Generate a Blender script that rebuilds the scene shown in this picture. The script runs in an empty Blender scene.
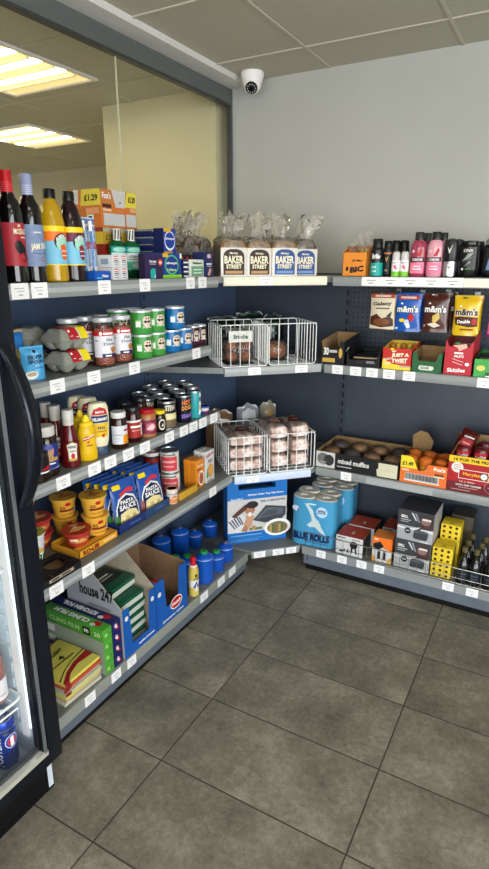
import bpy, bmesh, math, random
from mathutils import Vector, Matrix
from mathutils.geometry import tessellate_polygon
random.seed(7)
PI = math.pi
SC = bpy.context.scene
COL = SC.collection
S2 = math.sqrt(.5)

# ------------------------------------------------------------------ camera
CAM = Vector((1.6864, -2.8774, 1.5196)); FPX = 565.56
YAW, PITCH = -.5101, -.2923
_f0 = Vector((math.sin(YAW), math.cos(YAW), 0)); _r = Vector((math.cos(YAW), -math.sin(YAW), 0)); _z = Vector((0, 0, 1))
_fw = _f0*math.cos(PITCH) + _z*math.sin(PITCH); _u = -_f0*math.sin(PITCH) + _z*math.cos(PITCH)
cam = bpy.data.objects.new('camera', bpy.data.cameras.new('camera')); COL.objects.link(cam)
cam.matrix_world = Matrix(((_r.x, _u.x, -_fw.x, CAM.x), (_r.y, _u.y, -_fw.y, CAM.y), (_r.z, _u.z, -_fw.z, CAM.z), (0, 0, 0, 1)))
cam.data.sensor_fit = 'VERTICAL'; cam.data.sensor_height = 36; cam.data.lens = FPX/869*36
cam.data.clip_start = .05
SC.camera = cam

def sy(px, x, z):      # world y on the line (x, ., z) seen in image column px
    k = (px-244.5)/FPX; a = Vector((x, 0, z)) - CAM
    n = _r - k*_fw
    return -(a.dot(n))/n.y
def sx(px, y, z):
    k = (px-244.5)/FPX; a = Vector((0, y, z)) - CAM
    n = _r - k*_fw
    return -(a.dot(n))/n.x

# ------------------------------------------------------------------ materials
def lin(c):
    c /= 255.
    return c/12.92 if c <= .04045 else ((c+.055)/1.055)**2.4
def hexc(h): return tuple(lin(int(h[i:i+2], 16)) for i in (0, 2, 4)) + (1,)
_mats = {}
def mat(h, rough=.45, metal=0., var=.06, scale=40., emit=0., trans=0., coat=0., spec=.35, bump=0.):
    key = (h, rough, metal, var, scale, emit, trans, coat, spec, bump)
    if key in _mats: return _mats[key]
    m = bpy.data.materials.new('surface_' + h); m.use_nodes = True
    nt = m.node_tree; b = nt.nodes['Principled BSDF']
    c = hexc(h)
    tc = nt.nodes.new('ShaderNodeTexCoord'); nz = nt.nodes.new('ShaderNodeTexNoise')
    nz.inputs['Scale'].default_value = scale; nz.inputs['Detail'].default_value = 3
    nt.links.new(tc.outputs['Object'], nz.inputs['Vector'])
    mx = nt.nodes.new('ShaderNodeMix'); mx.data_type = 'RGBA'
    mx.inputs[6].default_value = tuple(max(0, x*(1-var)) for x in c[:3]) + (1,)
    mx.inputs[7].default_value = tuple(min(1, x*(1+var)) for x in c[:3]) + (1,)
    nt.links.new(nz.outputs['Fac'], mx.inputs[0]); nt.links.new(mx.outputs[2], b.inputs['Base Color'])
    b.inputs['Roughness'].default_value = rough; b.inputs['Metallic'].default_value = metal
    b.inputs['Specular IOR Level'].default_value = spec
    b.inputs['Coat Weight'].default_value = coat
    if trans: b.inputs['Transmission Weight'].default_value = trans; b.inputs['IOR'].default_value = 1.4
    if emit:
        nt.links.new(mx.outputs[2], b.inputs['Emission Color']); b.inputs['Emission Strength'].default_value = emit
    if bump:
        bp = nt.nodes.new('ShaderNodeBump'); bp.inputs['Strength'].default_value = bump; bp.inputs['Distance'].default_value = .004
        nt.links.new(nz.outputs['Fac'], bp.inputs['Height']); nt.links.new(bp.outputs[0], b.inputs['Normal'])
    _mats[key] = m
    return m
def film(name, tint, alpha, rough=.12, gl=.25):     # thin clear plastic or glass sheet
    if name in _mats: return _mats[name]
    m = bpy.data.materials.new(name); m.use_nodes = True
    nt = m.node_tree; nt.nodes.clear()
    out = nt.nodes.new('ShaderNodeOutputMaterial'); tr = nt.nodes.new('ShaderNodeBsdfTransparent'); g = nt.nodes.new('ShaderNodeBsdfGlossy')
    df = nt.nodes.new('ShaderNodeBsdfTranslucent'); d2 = nt.nodes.new('ShaderNodeBsdfDiffuse')
    d2.inputs[0].default_value = hexc(tint); df.inputs[0].default_value = hexc(tint)
    g.inputs['Roughness'].default_value = rough
    lw = nt.nodes.new('ShaderNodeLayerWeight'); lw.inputs[0].default_value = gl
    nz = nt.nodes.new('ShaderNodeTexNoise'); nz.inputs['Scale'].default_value = 60
    tc = nt.nodes.new('ShaderNodeTexCoord'); nt.links.new(tc.outputs['Object'], nz.inputs['Vector'])
    mr = nt.nodes.new('ShaderNodeMapRange'); mr.inputs[3].default_value = alpha*.7; mr.inputs[4].default_value = alpha*1.3
    nt.links.new(nz.outputs['Fac'], mr.inputs[0])
    m0 = nt.nodes.new('ShaderNodeMixShader'); nt.links.new(d2.outputs[0], m0.inputs[1]); nt.links.new(df.outputs[0], m0.inputs[2])
    m1 = nt.nodes.new('ShaderNodeMixShader'); m2 = nt.nodes.new('ShaderNodeMixShader')
    nt.links.new(mr.outputs[0], m1.inputs[0]); nt.links.new(tr.outputs[0], m1.inputs[1]); nt.links.new(m0.outputs[0], m1.inputs[2])
    nt.links.new(lw.outputs['Fresnel'], m2.inputs[0]); nt.links.new(m1.outputs[0], m2.inputs[1]); nt.links.new(g.outputs[0], m2.inputs[2])
    nt.links.new(m2.outputs[0], out.inputs[0])
    _mats[name] = m
    return m

FILM = film('clear_crinkly_plastic', 'f6efe2', .30, .15, .3)
FILM2 = film('clear_bag_plastic', 'f0ece6', .10, .12, .22)
PANE = film('window_glass', 'ffffff', .012, .0, .08)
DOORGLASS = film('fridge_door_glass', 'eef6ff', .01, .0, .06)
WHITE = mat('f2f0ec'); OFFW = mat('dedcd4'); BLACK = mat('0b0b0d', .35); INK = mat('16161a', .5)
RED = mat('b8141c'); DRED = mat('7c1118'); YEL = mat('f2cf1d'); NAVY = mat('101a4c'); BLUE = mat('0f4fb0'); CYAN = mat('49b7e0')
ORANGE = mat('ee7420'); GREEN = mat('1e8a3c'); DGREEN = mat('0e4a2c'); LIME = mat('7fc53c'); TEAL = mat('1aa39a'); PINK = mat('ee4f8c')
PURPLE = mat('3a1d5c'); CREAM = mat('efe4c4'); GOLD = mat('c9a24b', .35); TAN = mat('a8824f'); BROWN = mat('4a2312')
CARD = mat('94744e', .85); CARDW = mat('cbc8c0', .8); SILVER = mat('b9bcc0', .3, .9); CHROME = mat('d8dadc', .2, 1.)
WIRE = mat('f1f1ef', .3); LGREY = mat('b5b7b8'); MGREY = mat('7b7d80'); DGREY = mat('343638')

# ------------------------------------------------------------------ mesh builder
_txt = {}
def text_geo(s, bold=.02):
    k = (s, bold)
    if k in _txt: return _txt[k]
    cu = bpy.data.curves.new('t', 'FONT'); cu.body = s; cu.resolution_u = 2; cu.offset = bold
    ob = bpy.data.objects.new('t', cu); COL.objects.link(ob)
    dg = bpy.context.evaluated_depsgraph_get()
    me = bpy.data.meshes.new_from_object(ob.evaluated_get(dg))
    v = [(p.co.x, p.co.y) for p in me.vertices]; f = [tuple(p.vertices) for p in me.polygons]
    COL.objects.unlink(ob); bpy.data.objects.remove(ob); bpy.data.curves.remove(cu); bpy.data.meshes.remove(me)
    x0 = min(a for a, b in v); x1 = max(a for a, b in v); y0 = min(b for a, b in v); y1 = max(b for a, b in v)
    v = [((a-x0)/(x1-x0)-.5, (b-y0)/(y1-y0)-.5) for a, b in v]
    _txt[k] = (v, f)
    return _txt[k]

class MB:
    def __init__(s): s.v = []; s.f = []; s.mi = []; s.ms = []; s.flat = []; s.lay = 0
    def m(s, mt):
        if mt not in s.ms: s.ms.append(mt)
        return s.ms.index(mt)
    def add(s, vs, fs, mt, flat=False):
        o = len(s.v); s.v += [tuple(p) for p in vs]; i = s.m(mt)
        for f in fs: s.f.append(tuple(o+k for k in f)); s.mi.append(i); s.flat.append(flat)
        return s
    def box(s, x0, x1, y0, y1, z0, z1, mt, bev=0, rot=None):
        if bev:
            bm = bmesh.new(); bmesh.ops.create_cube(bm, size=1)
            for v in bm.verts: v.co = Vector(((x0+x1)/2+v.co.x*(x1-x0), (y0+y1)/2+v.co.y*(y1-y0), (z0+z1)/2+v.co.z*(z1-z0)))
            bmesh.ops.bevel(bm, geom=bm.edges[:], offset=bev, segments=2, affect='EDGES', profile=.6)
            bm.verts.index_update()
            vs = [tuple(v.co) for v in bm.verts]; fs = [tuple(v.index for v in f.verts) for f in bm.faces]; bm.free()
        else:
            vs = [(x, y, z) for x in (x0, x1) for y in (y0, y1) for z in (z0, z1)]
            fs = [(0, 1, 3, 2), (4, 6, 7, 5), (0, 4, 5, 1), (2, 3, 7, 6), (0, 2, 6, 4), (1, 5, 7, 3)]
        if rot:
            vs = [rot @ Vector(p) for p in vs]
        return s.add(vs, fs, mt)
    def lathe(s, prof, mt, n=20, cx=0, cy=0, sx_=1, sy_=1, cap=True, M=None):
        vs = []; fs = []
        for r, z in prof:
            for k in range(n):
                a = 2*PI*k/n; vs.append((cx+r*sx_*math.cos(a), cy+r*sy_*math.sin(a), z))
        for j in range(len(prof)-1):
            for k in range(n):
                a, b = j*n+k, j*n+(k+1) % n
                fs.append((a, b, b+n, a+n))
        if cap:
            fs.append(tuple(range(n-1, -1, -1))); fs.append(tuple((len(prof)-1)*n+k for k in range(n)))
        if M: vs = [M @ Vector(p) for p in vs]
        return s.add(vs, fs, mt)
    def tube(s, pts, r, mt, n=6, closed=False):
        P = [Vector(p) for p in pts]; vs = []; fs = []; L = len(P)
        for i, p in enumerate(P):
            a = P[i-1] if (i or closed) else P[i]; b = P[(i+1) % L] if (i < L-1 or closed) else P[i]
            d = (b-a).normalized(); up = Vector((0, 0, 1)) if abs(d.z) < .95 else Vector((1, 0, 0))
            e = d.cross(up).normalized(); g = e.cross(d)
            for k in range(n):
                t = 2*PI*k/n; vs.append(p+e*r*math.cos(t)+g*r*math.sin(t))
        for i in range(L if closed else L-1):
            for k in range(n):
                a, b = i*n+k, i*n+(k+1) % n; c, d_ = ((i+1) % L)*n+k, ((i+1) % L)*n+(k+1) % n
                fs.append((a, b, d_, c))
        if not closed: fs.append(tuple(range(n-1, -1, -1))); fs.append(tuple((L-1)*n+k for k in range(n)))
        return s.add(vs, fs, mt)
    def prism(s, poly, fn, a0, a1, mt):     # poly of (p,q), fn(p,q,a)->xyz
        n = len(poly); vs = [fn(p, q, a0) for p, q in poly]+[fn(p, q, a1) for p, q in poly]
        fs = [tuple(range(n-1, -1, -1)), tuple(range(n, 2*n))]+[(k, (k+1) % n, (k+1) % n+n, k+n) for k in range(n)]
        return s.add(vs, fs, mt)
    def grid(s, fn, nu, nv, mt, wrap=False):
        vs = []; fs = []; W = nu if wrap else nu+1
        for j in range(nv+1):
            for i in range(W): vs.append(fn(i/nu, j/nv))
        for j in range(nv):
            for i in range(nu):
                a = j*W+i; b = j*W+(i+1) % W
                fs.append((a, b, b+W, a+W))
        return s.add(vs, fs, mt)
    def art(s, mp, items, step=.00025, base=.0004):
        # printed shapes on a face; mp(u,v,offset), u and v in 0..1; finely split where the face is curved
        A, B, D = (Vector(mp(q, .5, 0)) for q in (.1, .5, .9)); A2, D2 = Vector(mp(.5, .1, 0)), Vector(mp(.5, .9, 0))
        mu = .07 if ((A+D)/2-B).length > .0004 else 9
        mv = .09 if ((A2+D2)/2-B).length > .0006 else 9
        def put(vs2, tris, mt, o):
            if mu < 9 or mv < 9:
                tris = [tuple(vs2[q] for q in t) for t in tris]; out = []
                while tris:
                    t = tris.pop(); best = None
                    for q in range(3):
                        p, r = t[q], t[(q+1) % 3]; L = max(abs(p[0]-r[0])/mu, abs(p[1]-r[1])/mv)
                        if L > 1 and (best is None or L > best[0]): best = (L, q)
                    if best is None: out.append(t); continue
                    q = best[1]; a, b, c = t[q], t[(q+1) % 3], t[(q+2) % 3]; m_ = ((a[0]+b[0])/2, (a[1]+b[1])/2)
                    tris += [(a, m_, c), (m_, b, c)]
                ids = {}; vs2 = []; tris = []
                for t in out:
                    f = []
                    for p in t:
                        k_ = (round(p[0], 5), round(p[1], 5))
                        if k_ not in ids: ids[k_] = len(vs2); vs2.append(p)
                        f.append(ids[k_])
                    if len(set(f)) == 3: tris.append(tuple(f))
            s.add([mp(u, v, o) for u, v in vs2], tris, mt, True)
        for k, it in enumerate(items):
            o = base+step*k
            if it[0] == 'r':
                _, u0, u1, v0, v1, mt = it
                put([(u0, v0), (u1, v0), (u1, v1), (u0, v1)], [(0, 1, 2), (0, 2, 3)], mt, o)
            elif it[0] == 'o':
                _, uc, vc, ru, rv, mt = it; n = 20
                put([(uc, vc)]+[(uc+ru*math.cos(2*PI*i/n), vc+rv*math.sin(2*PI*i/n)) for i in range(n)], [(0, i+1, (i+1) % n+1) for i in range(n)], mt, o)
            elif it[0] == 'p':
                _, pts, mt = it
                tr = tessellate_polygon([[Vector((u, v, 0)) for u, v in pts]])
                put(list(pts), [tuple(t) for t in tr], mt, o)
            elif it[0] == 't':
                _, tx, uc, vc, w, h, mt = it[:7]; sk = it[7] if len(it) > 7 else 0; arch = it[8] if len(it) > 8 else 0; bold = it[9] if len(it) > 9 else .035
                v, f = text_geo(tx, bold)
                tr = []
                for q in f:
                    for e in range(1, len(q)-1): tr.append((q[0], q[e], q[e+1]))
                put([(uc+a*w, vc+b*h+a*sk-arch*(a*2)**2) for a, b in v], tr, mt, o+.0003)
        return s
    def build(s, name, parent=None, loc=None, rz=0):
        me = bpy.data.meshes.new(name); me.from_pydata(s.v, [], s.f)
        for mt in s.ms: me.materials.append(mt)
        me.polygons.foreach_set('material_index', s.mi)
        me.polygons.foreach_set('use_smooth', [not q for q in s.flat])
        me.update()
        me.validate()
        me.set_sharp_from_angle(angle=math.radians(38))
        o = bpy.data.objects.new(name, me); COL.objects.link(o)
        if parent: o.parent = parent
        if loc is not None: o.location = loc; o.rotation_euler = (0, 0, rz)
        return o

def tag(o, label, cat, group=None, kind=None):
    o['label'] = label; o['category'] = cat
    if group: o['group'] = group
    if kind: o['kind'] = kind
    return o
def struct(name, mb):
    o = mb.build(name); o['kind'] = 'structure'; return o
def thing(name, label, cat, loc=(0, 0, 0), rz=0, group=None):
    o = bpy.data.objects.new(name, None); COL.objects.link(o); o.empty_display_size = .05
    o.location = loc; o.rotation_euler = (0, 0, rz)
    return tag(o, label, cat, group)
def dup(root, loc, rz, label, group=None):
    kids = list(root.children)
    r = root.copy(); COL.objects.link(r); r.location = loc; r.rotation_euler = (0, 0, rz); r['label'] = label
    if group: r['group'] = group
    for ch in kids:
        c = ch.copy(); COL.objects.link(c); c.parent = r
        for g in ch.children:
            d = g.copy(); COL.objects.link(d); d.parent = c
    return r

# maps from face (u,v in 0..1) to a box of w,d,h standing on z=0 (front is -y)
def fr(w, d, h): return lambda u, v, o: ((u-.5)*w, -d/2-o, v*h)
def lf(w, d, h): return lambda u, v, o: (-w/2-o, (.5-u)*d, v*h)
def rt(w, d, h): return lambda u, v, o: (w/2+o, (u-.5)*d, v*h)
def tp(w, d, h): return lambda u, v, o: ((u-.5)*w, (v-.5)*d, h+o)
def cyl(r, z0, z1, A=PI, turn=0): return lambda u, v, o: ((r+o)*math.sin((u-.5)*A+turn), -(r+o)*math.cos((u-.5)*A+turn), z0+(z1-z0)*v)
EPS = .0006
# places: left shelves (front towards +x), right shelves (front towards -y), corner shelves (front towards the room diagonal)
def PL(s, x, z): return (x, s, z+EPS)
def PC(t, k, z): return (k/2+t*S2, -k/2+t*S2, z+EPS)
RL, RR, RC = PI/2, 0., PI/4

#################################################################### SETTING
H = 2.4138
def noise_mat(name, c1, c2, scale, rough, bump=0., detail=5):
    m = bpy.data.materials.new(name); m.use_nodes = True; nt = m.node_tree; b = nt.nodes['Principled BSDF']
    tc = nt.nodes.new('ShaderNodeTexCoord'); nz = nt.nodes.new('ShaderNodeTexNoise'); nz.inputs['Scale'].default_value = scale; nz.inputs['Detail'].default_value = detail
    nt.links.new(tc.outputs['Object'], nz.inputs['Vector'])
    cr = nt.nodes.new('ShaderNodeValToRGB'); cr.color_ramp.elements[0].position = .35; cr.color_ramp.elements[1].position = .65
    cr.color_ramp.elements[0].color = hexc(c1); cr.color_ramp.elements[1].color = hexc(c2)
    nt.links.new(nz.outputs['Fac'], cr.inputs[0]); nt.links.new(cr.outputs[0], b.inputs['Base Color'])
    b.inputs['Roughness'].default_value = rough
    if bump:
        bp = nt.nodes.new('ShaderNodeBump'); bp.inputs['Strength'].default_value = bump; bp.inputs['Distance'].default_value = .002
        nt.links.new(nz.outputs['Fac'], bp.inputs['Height']); nt.links.new(bp.outputs[0], b.inputs['Normal'])
    return m

def floor_mat():
    m = bpy.data.materials.new('stone_effect_floor_tiles'); m.use_nodes = True; nt = m.node_tree; b = nt.nodes['Principled BSDF']
    N = nt.nodes.new; Lk = nt.links.new
    tc = N('ShaderNodeTexCoord'); mp = N('ShaderNodeMapping')
    mp.inputs['Location'].default_value = (-.754, 1.7575, 0); Lk(tc.outputs['Object'], mp.inputs['Vector'])
    sp = N('ShaderNodeSeparateXYZ'); Lk(mp.outputs[0], sp.inputs[0])
    def mth(op, a, bb=None):
        n = N('ShaderNodeMath'); n.operation = op
        if isinstance(a, (int, float)): n.inputs[0].default_value = a
        else: Lk(a, n.inputs[0])
        if bb is not None:
            if isinstance(bb, (int, float)): n.inputs[1].default_value = bb
            else: Lk(bb, n.inputs[1])
        return n.outputs[0]
    tx = mth('DIVIDE', sp.outputs[0], .6181); ty = mth('DIVIDE', sp.outputs[1], .3064)
    def edge(t, w):      # distance to the nearest joint, in metres
        f = mth('FRACT', t); g = mth('SUBTRACT', 1., f)
        return mth('MULTIPLY', mth('MINIMUM', f, g), w)
    e = mth('MINIMUM', edge(tx, .6181), edge(ty, .3064))
    gr = N('ShaderNodeMapRange'); gr.inputs[1].default_value = .0012; gr.inputs[2].default_value = .0028; Lk(e, gr.inputs[0])
    cid = N('ShaderNodeCombineXYZ'); Lk(mth('FLOOR', tx), cid.inputs[0]); Lk(mth('FLOOR', ty), cid.inputs[1])
    wn = N('ShaderNodeTexWhiteNoise'); wn.noise_dimensions = '3D'; Lk(cid.outputs[0], wn.inputs['Vector'])
    off = N('ShaderNodeVectorMath'); off.operation = 'SCALE'; Lk(wn.outputs['Color'], off.inputs[0]); off.inputs['Scale'].default_value = 9
    ad = N('ShaderNodeVectorMath'); ad.operation = 'ADD'; Lk(off.outputs[0], ad.inputs[0]); Lk(tc.outputs['Object'], ad.inputs[1])
    n1 = N('ShaderNodeTexNoise'); n1.inputs['Scale'].default_value = 4.5; n1.inputs['Detail'].default_value = 8; n1.inputs['Roughness'].default_value = .68; Lk(ad.outputs[0], n1.inputs['Vector'])
    n2 = N('ShaderNodeTexNoise'); n2.inputs['Scale'].default_value = 55; n2.inputs['Detail'].default_value = 4; Lk(ad.outputs[0], n2.inputs['Vector'])
    cr = N('ShaderNodeValToRGB'); els = cr.color_ramp.elements
    els[0].position = .37; els[0].color = hexc('585246'); els[1].position = .65; els[1].color = hexc('989180')
    q = els.new(.5); q.color = hexc('756f60')
    n3 = N('ShaderNodeTexNoise'); n3.inputs['Scale'].default_value = 150; n3.inputs['Detail'].default_value = 3; Lk(ad.outputs[0], n3.inputs['Vector'])
    mix1 = mth('ADD', mth('ADD', mth('MULTIPLY', n1.outputs['Fac'], .58), mth('MULTIPLY', n2.outputs['Fac'], .22)), mth('MULTIPLY', n3.outputs['Fac'], .20)); Lk(mix1, cr.inputs[0])
    hs = N('ShaderNodeHueSaturation'); Lk(cr.outputs[0], hs.inputs['Color'])
    vv = N('ShaderNodeMapRange'); vv.inputs[3].default_value = .93; vv.inputs[4].default_value = 1.06; Lk(wn.outputs['Value'], vv.inputs[0]); Lk(vv.outputs[0], hs.inputs['Value'])
    mx = N('ShaderNodeMix'); mx.data_type = 'RGBA'; mx.inputs[6].default_value = hexc('332e26'); Lk(hs.outputs[0], mx.inputs[7]); Lk(gr.outputs[0], mx.inputs[0])
    Lk(mx.outputs[2], b.inputs['Base Color'])
    rr = N('ShaderNodeMapRange'); rr.inputs[3].default_value = .42; rr.inputs[4].default_value = .6; Lk(n1.outputs['Fac'], rr.inputs[0]); Lk(rr.outputs[0], b.inputs['Roughness'])
    bp = N('ShaderNodeBump'); bp.inputs['Strength'].default_value = .5; bp.inputs['Distance'].default_value = .002
    hh = mth('ADD', mth('MULTIPLY', gr.outputs[0], 1.), mth('MULTIPLY', n2.outputs['Fac'], .12)); Lk(hh, bp.inputs['Height']); Lk(bp.outputs[0], b.inputs['Normal'])
    return m
X1, Y0 = 4.2, -6.2           # far right wall and shop front
struct('floor', MB().box(-.1, X1, Y0, .1, -.05, 0, floor_mat()))
struct('floor_beyond', MB().box(-5, -.1001, Y0, 1.75, -.05, 0, noise_mat('pale_bounce_floor', 'cfc9b8', 'd6d0c0', 5, .5)))  # unseen floor made pale to bounce light onto that room's ceiling
WALLM = noise_mat('painted_white_wall', 'adada7', 'b1b1ab', 3, .7)
YWALL = noise_mat('warm_lit_wall', 'd6cfa8', 'dad3ad', 3, .7)  # yellow of the warm lamps is put into this wall colour
CEIL = noise_mat('mineral_ceiling_tile', 'b6b2a3', 'bcb8a9', 90, .9, .1)
TBAR = mat('bdb9a8', .6)
struct('wall_back', MB().box(0, X1, 0, .1, 0, H, WALLM))
wr = MB().box(X1, X1+.1, -2.1, .1, 0, H, WALLM).box(X1, X1+.1, Y0, -5.6, 0, H, WALLM).box(X1, X1+.1, -5.6, -2.1, 0, .35, WALLM).box(X1, X1+.1, -5.6, -2.1, 2.3, H, WALLM)
struct('wall_right', wr)
struct('ceiling', MB().box(-5, X1+.1, Y0, 1.75, H, H+.05, CEIL))
g = MB()
for k in range(-9, 7):
    x = .5428+.6*k
    if x < X1: g.box(x-.006, x+.006, Y0, 1.75 if x < -.9 else 0, H-.004, H, TBAR)
for k in range(-3, 10):
    y = -.3048-.6*k
    if Y0 < y < 1.7: g.box(-5 if True else 0, X1 if y < 0 else -.9, y-.006, y+.006, H-.0045, H, TBAR)
struct('trim_1', g)
# left wall: low wall, framed glass, grey header, white boxing
GREY = mat('5c605f', .45); GREYD = mat('3a3d3b', .4)
struct('wall_left', MB().box(-.10, 0, Y0, 0, 0, 1.15, WALLM))
struct('trim_2', MB().box(-.03, 0.004, Y0, 0, 2.318, 2.392, GREY).box(-.022, .006, Y0, -.021, 2.306, 2.318, GREYD))
struct('trim_3', MB().box(-.022, .005, -.016, 0, 1.15, 2.392, GREY).box(-.020, .006, -.021, -.016, 1.15, 2.31, GREYD))
struct('trim_4', MB().box(-.08, .10, Y0, 0, 2.388, H, mat('d8d6d0', .6)))
w1 = MB().box(-.016, -.010, -.884, -.021, 1.15, 2.31, PANE); struct('window_1', w1)
w2 = MB().box(-.016, -.010, Y0, -.889, 1.15, 2.31, PANE); struct('window_2', w2)
struct('trim_5', MB().box(-.0165, -.0095, -.8885, -.8845, 1.15, 2.31, mat('c8c6a8', .3)))
# the room behind the glass
struct('wall_pier', MB().box(-.89, -.1001, 0, 1.75, 0, H, YWALL))
struct('wall_far', MB().box(-5, -.89, 1.58, 1.75, 0, H, noise_mat('grey_far_wall', 'c4beaa', 'c8c2ae', 3, .7)))
struct('wall_west', MB().box(-5.1, -5, Y0, 1.75, 0, H, YWALL))
# shop front with large windows, and an added unseen side window
fw = MB()
fw.box(-5.1, .25, Y0-.12, Y0, 0, H+.05, WALLM); fw.box(3.95, X1+.1, Y0-.12, Y0, 0, H+.05, WALLM)
fw.box(.25, 3.95, Y0-.12, Y0, 0, .35, WALLM); fw.box(.25, 3.95, Y0-.12, Y0, 2.3, H+.05, WALLM)
struct('wall_front', fw)
struct('added_side_window', MB().box(X1+.06, X1+.066, -5.6, -2.1, .35, 2.3, PANE))  # unseen side window, added to light the left shelving
wg = MB()
for y in (-5.6, -4.45, -3.3, -2.15): wg.box(X1+.03, X1+.09, y, y+.05, .35, 2.3, GREY)
struct('trim_7', wg)
struct('window_3', MB().box(.25, 3.95, Y0-.07, Y0-.06, .35, 2.3, PANE))
wf = MB()
for x in (.25, 1.45, 2.68, 3.90): wf.box(x, x+.05, Y0-.09, Y0-.03, .35, 2.3, GREY)
struct('trim_6', wf)

TUBE = mat('fffdf0', .5, emit=9.); TUBEW = mat('fff6d8', .5, emit=16.)
def troffer(x, y, label, tube, body):
    t = thing('ceiling_light', label, 'ceiling light', (x, y, H-.002), 0, None)
    a = .29
    MB().box(-a-.01, a+.01, -a-.01, -a+.01, -.012, 0, WHITE).box(-a-.01, a+.01, a-.01, a+.01, -.012, 0, WHITE).box(-a-.01, -a+.01, -a+.01, a-.01, -.012, 0, WHITE).box(a-.01, a+.01, -a+.01, a-.01, -.012, 0, WHITE).build('frame', t)
    MB().box(-a+.01, a-.01, -a+.01, a-.01, -.003, -.0005, body).build('reflector', t)
    for yy in (-.19, -.05, .10): MB().box(-a+.015, a-.015, yy-.014, yy+.014, -.014, -.004, tube).build('tube_cover', t)
    for yy in (-.115, .03, .165):
        lv_ = MB().box(-a+.012, a-.012, yy-.004, yy+.004, -.020, -.004, mat('cfc8a8', .4))
        lv_.build('louvre', t)
    return t
REFL = mat('f3dc98', .5, emit=1.15); REFLH = mat('f7ecb8', .5, emit=6.5); TUBEH = mat('fff6d6', .5, emit=38.)
troffer(-.83, -.72, 'recessed ceiling light beyond the glass, nearer the window', TUBEW, REFL)
for k, (x, y) in enumerate(((-.83, -2.5), (-1.9, -1.4), (-1.9, -3.2), (-3.1, -1.0), (-3.7, .4))):  # unseen extra lights added to brighten the room behind the glass
    t = troffer(x, y, 'added ceiling light brightening the room behind the glass, out of view', TUBEH, REFLH); t['group'] = 'added ceiling lights behind the glass'
troffer(-1.90, .36, 'recessed ceiling light beyond the glass, farther and lower in view', TUBEW, REFL)
SREFL = mat('fffaf0', .5, emit=3.)
for x, y in ((1.44, -4.2), (2.64, -4.2), (2.64, -2.4), (1.44, -2.4)):
    t = troffer(x, y, 'recessed ceiling light in the shop ceiling outside the view', TUBE, SREFL); t['group'] = 'shop ceiling lights'

# CCTV dome on the ceiling corner
t = thing('security_camera', 'white dome security camera under the ceiling in the room corner', 'security camera', (.190, -.125, H))
MB().lathe([(.054, -.002), (.056, -.006), (.056, -.022), (.053, -.026), (.048, -.05)], WHITE, 28).build('base', t)
Rm = Matrix.Translation((0, 0, -.052)) @ Vector((.28, -.72, -.62)).to_track_quat('Z', 'Y').to_matrix().to_4x4()
prof = [(.0445*math.sin(a), -.0445*math.cos(a)) for a in [k*PI/12 for k in range(1, 12)]]
MB().lathe([(p, -q) for p, q in prof], WHITE, 24, M=Rm).build('ball', t)
MB().lathe([(.0265, .035), (.0295, .040), (.027, .046), (.024, .044)], mat('2a2c30', .25), 24, M=Rm).build('lens_ring', t)
ml = MB().lathe([(.013, .044), (.013, .051), (.009, .052)], BLACK, 18, M=Rm)
for k in range(10):
    a = 2*PI*k/10; ml.lathe([(.003, .0455), (.0025, .048)], LGREY, 8, cx=.019*math.cos(a), cy=.019*math.sin(a), M=Rm)
ml.build('lens', t)

#################################################################### SHELVING
PAN = noise_mat('slate_blue_steel', '455672', '495a76', 12, .42)
PANR = noise_mat('slate_grey_steel', '343c48', '37404b', 12, .42)
SHELF = noise_mat('grey_painted_shelf', '70736f', '767974', 20, .4)
FASC = mat('8b8e8d', .35); FASCL = mat('a3a6a6', .3); STRIP = mat('e8e4cf', .4); STRIPB = mat('c9d4ea', .35)
PLIN = noise_mat('plinth_grey', '5b636d', '616973', 20, .4)
TICK = mat('eeeceb', .5)
def ticket(parent, c, ex, ez, nrm, w=.055, h=.040, words=('SALE', '1.00')):
    # paper price ticket slipped in the shelf-edge strip
    o = Vector(c); ex = Vector(ex); nrm = Vector(nrm)
    mp = lambda u, v, q: tuple(o+ex*(u-.5)*w+Vector((0, 0, 1))*(v-.5)*h+nrm*(q+.0012))
    mb = MB(); bx = [o+ex*a*w/2+Vector((0, 0, b*h/2))+nrm*n for a in (-1, 1) for b in (-1, 1) for n in (0, .001)]
    mb.add(bx, [(0, 1, 3, 2), (4, 6, 7, 5), (0, 4, 5, 1), (2, 3, 7, 6), (0, 2, 6, 4), (1, 5, 7, 3)], TICK)
    rr = random.random()
    mb.art(mp, [('r', .18, .18+.5+.14*rr, .64, .71, LGREY), ('r', .3, .72, .46, .51, LGREY), ('r', .38, .64, .2, .31, LGREY)], base=.0002)
    return mb.build('price_ticket', parent)

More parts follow.
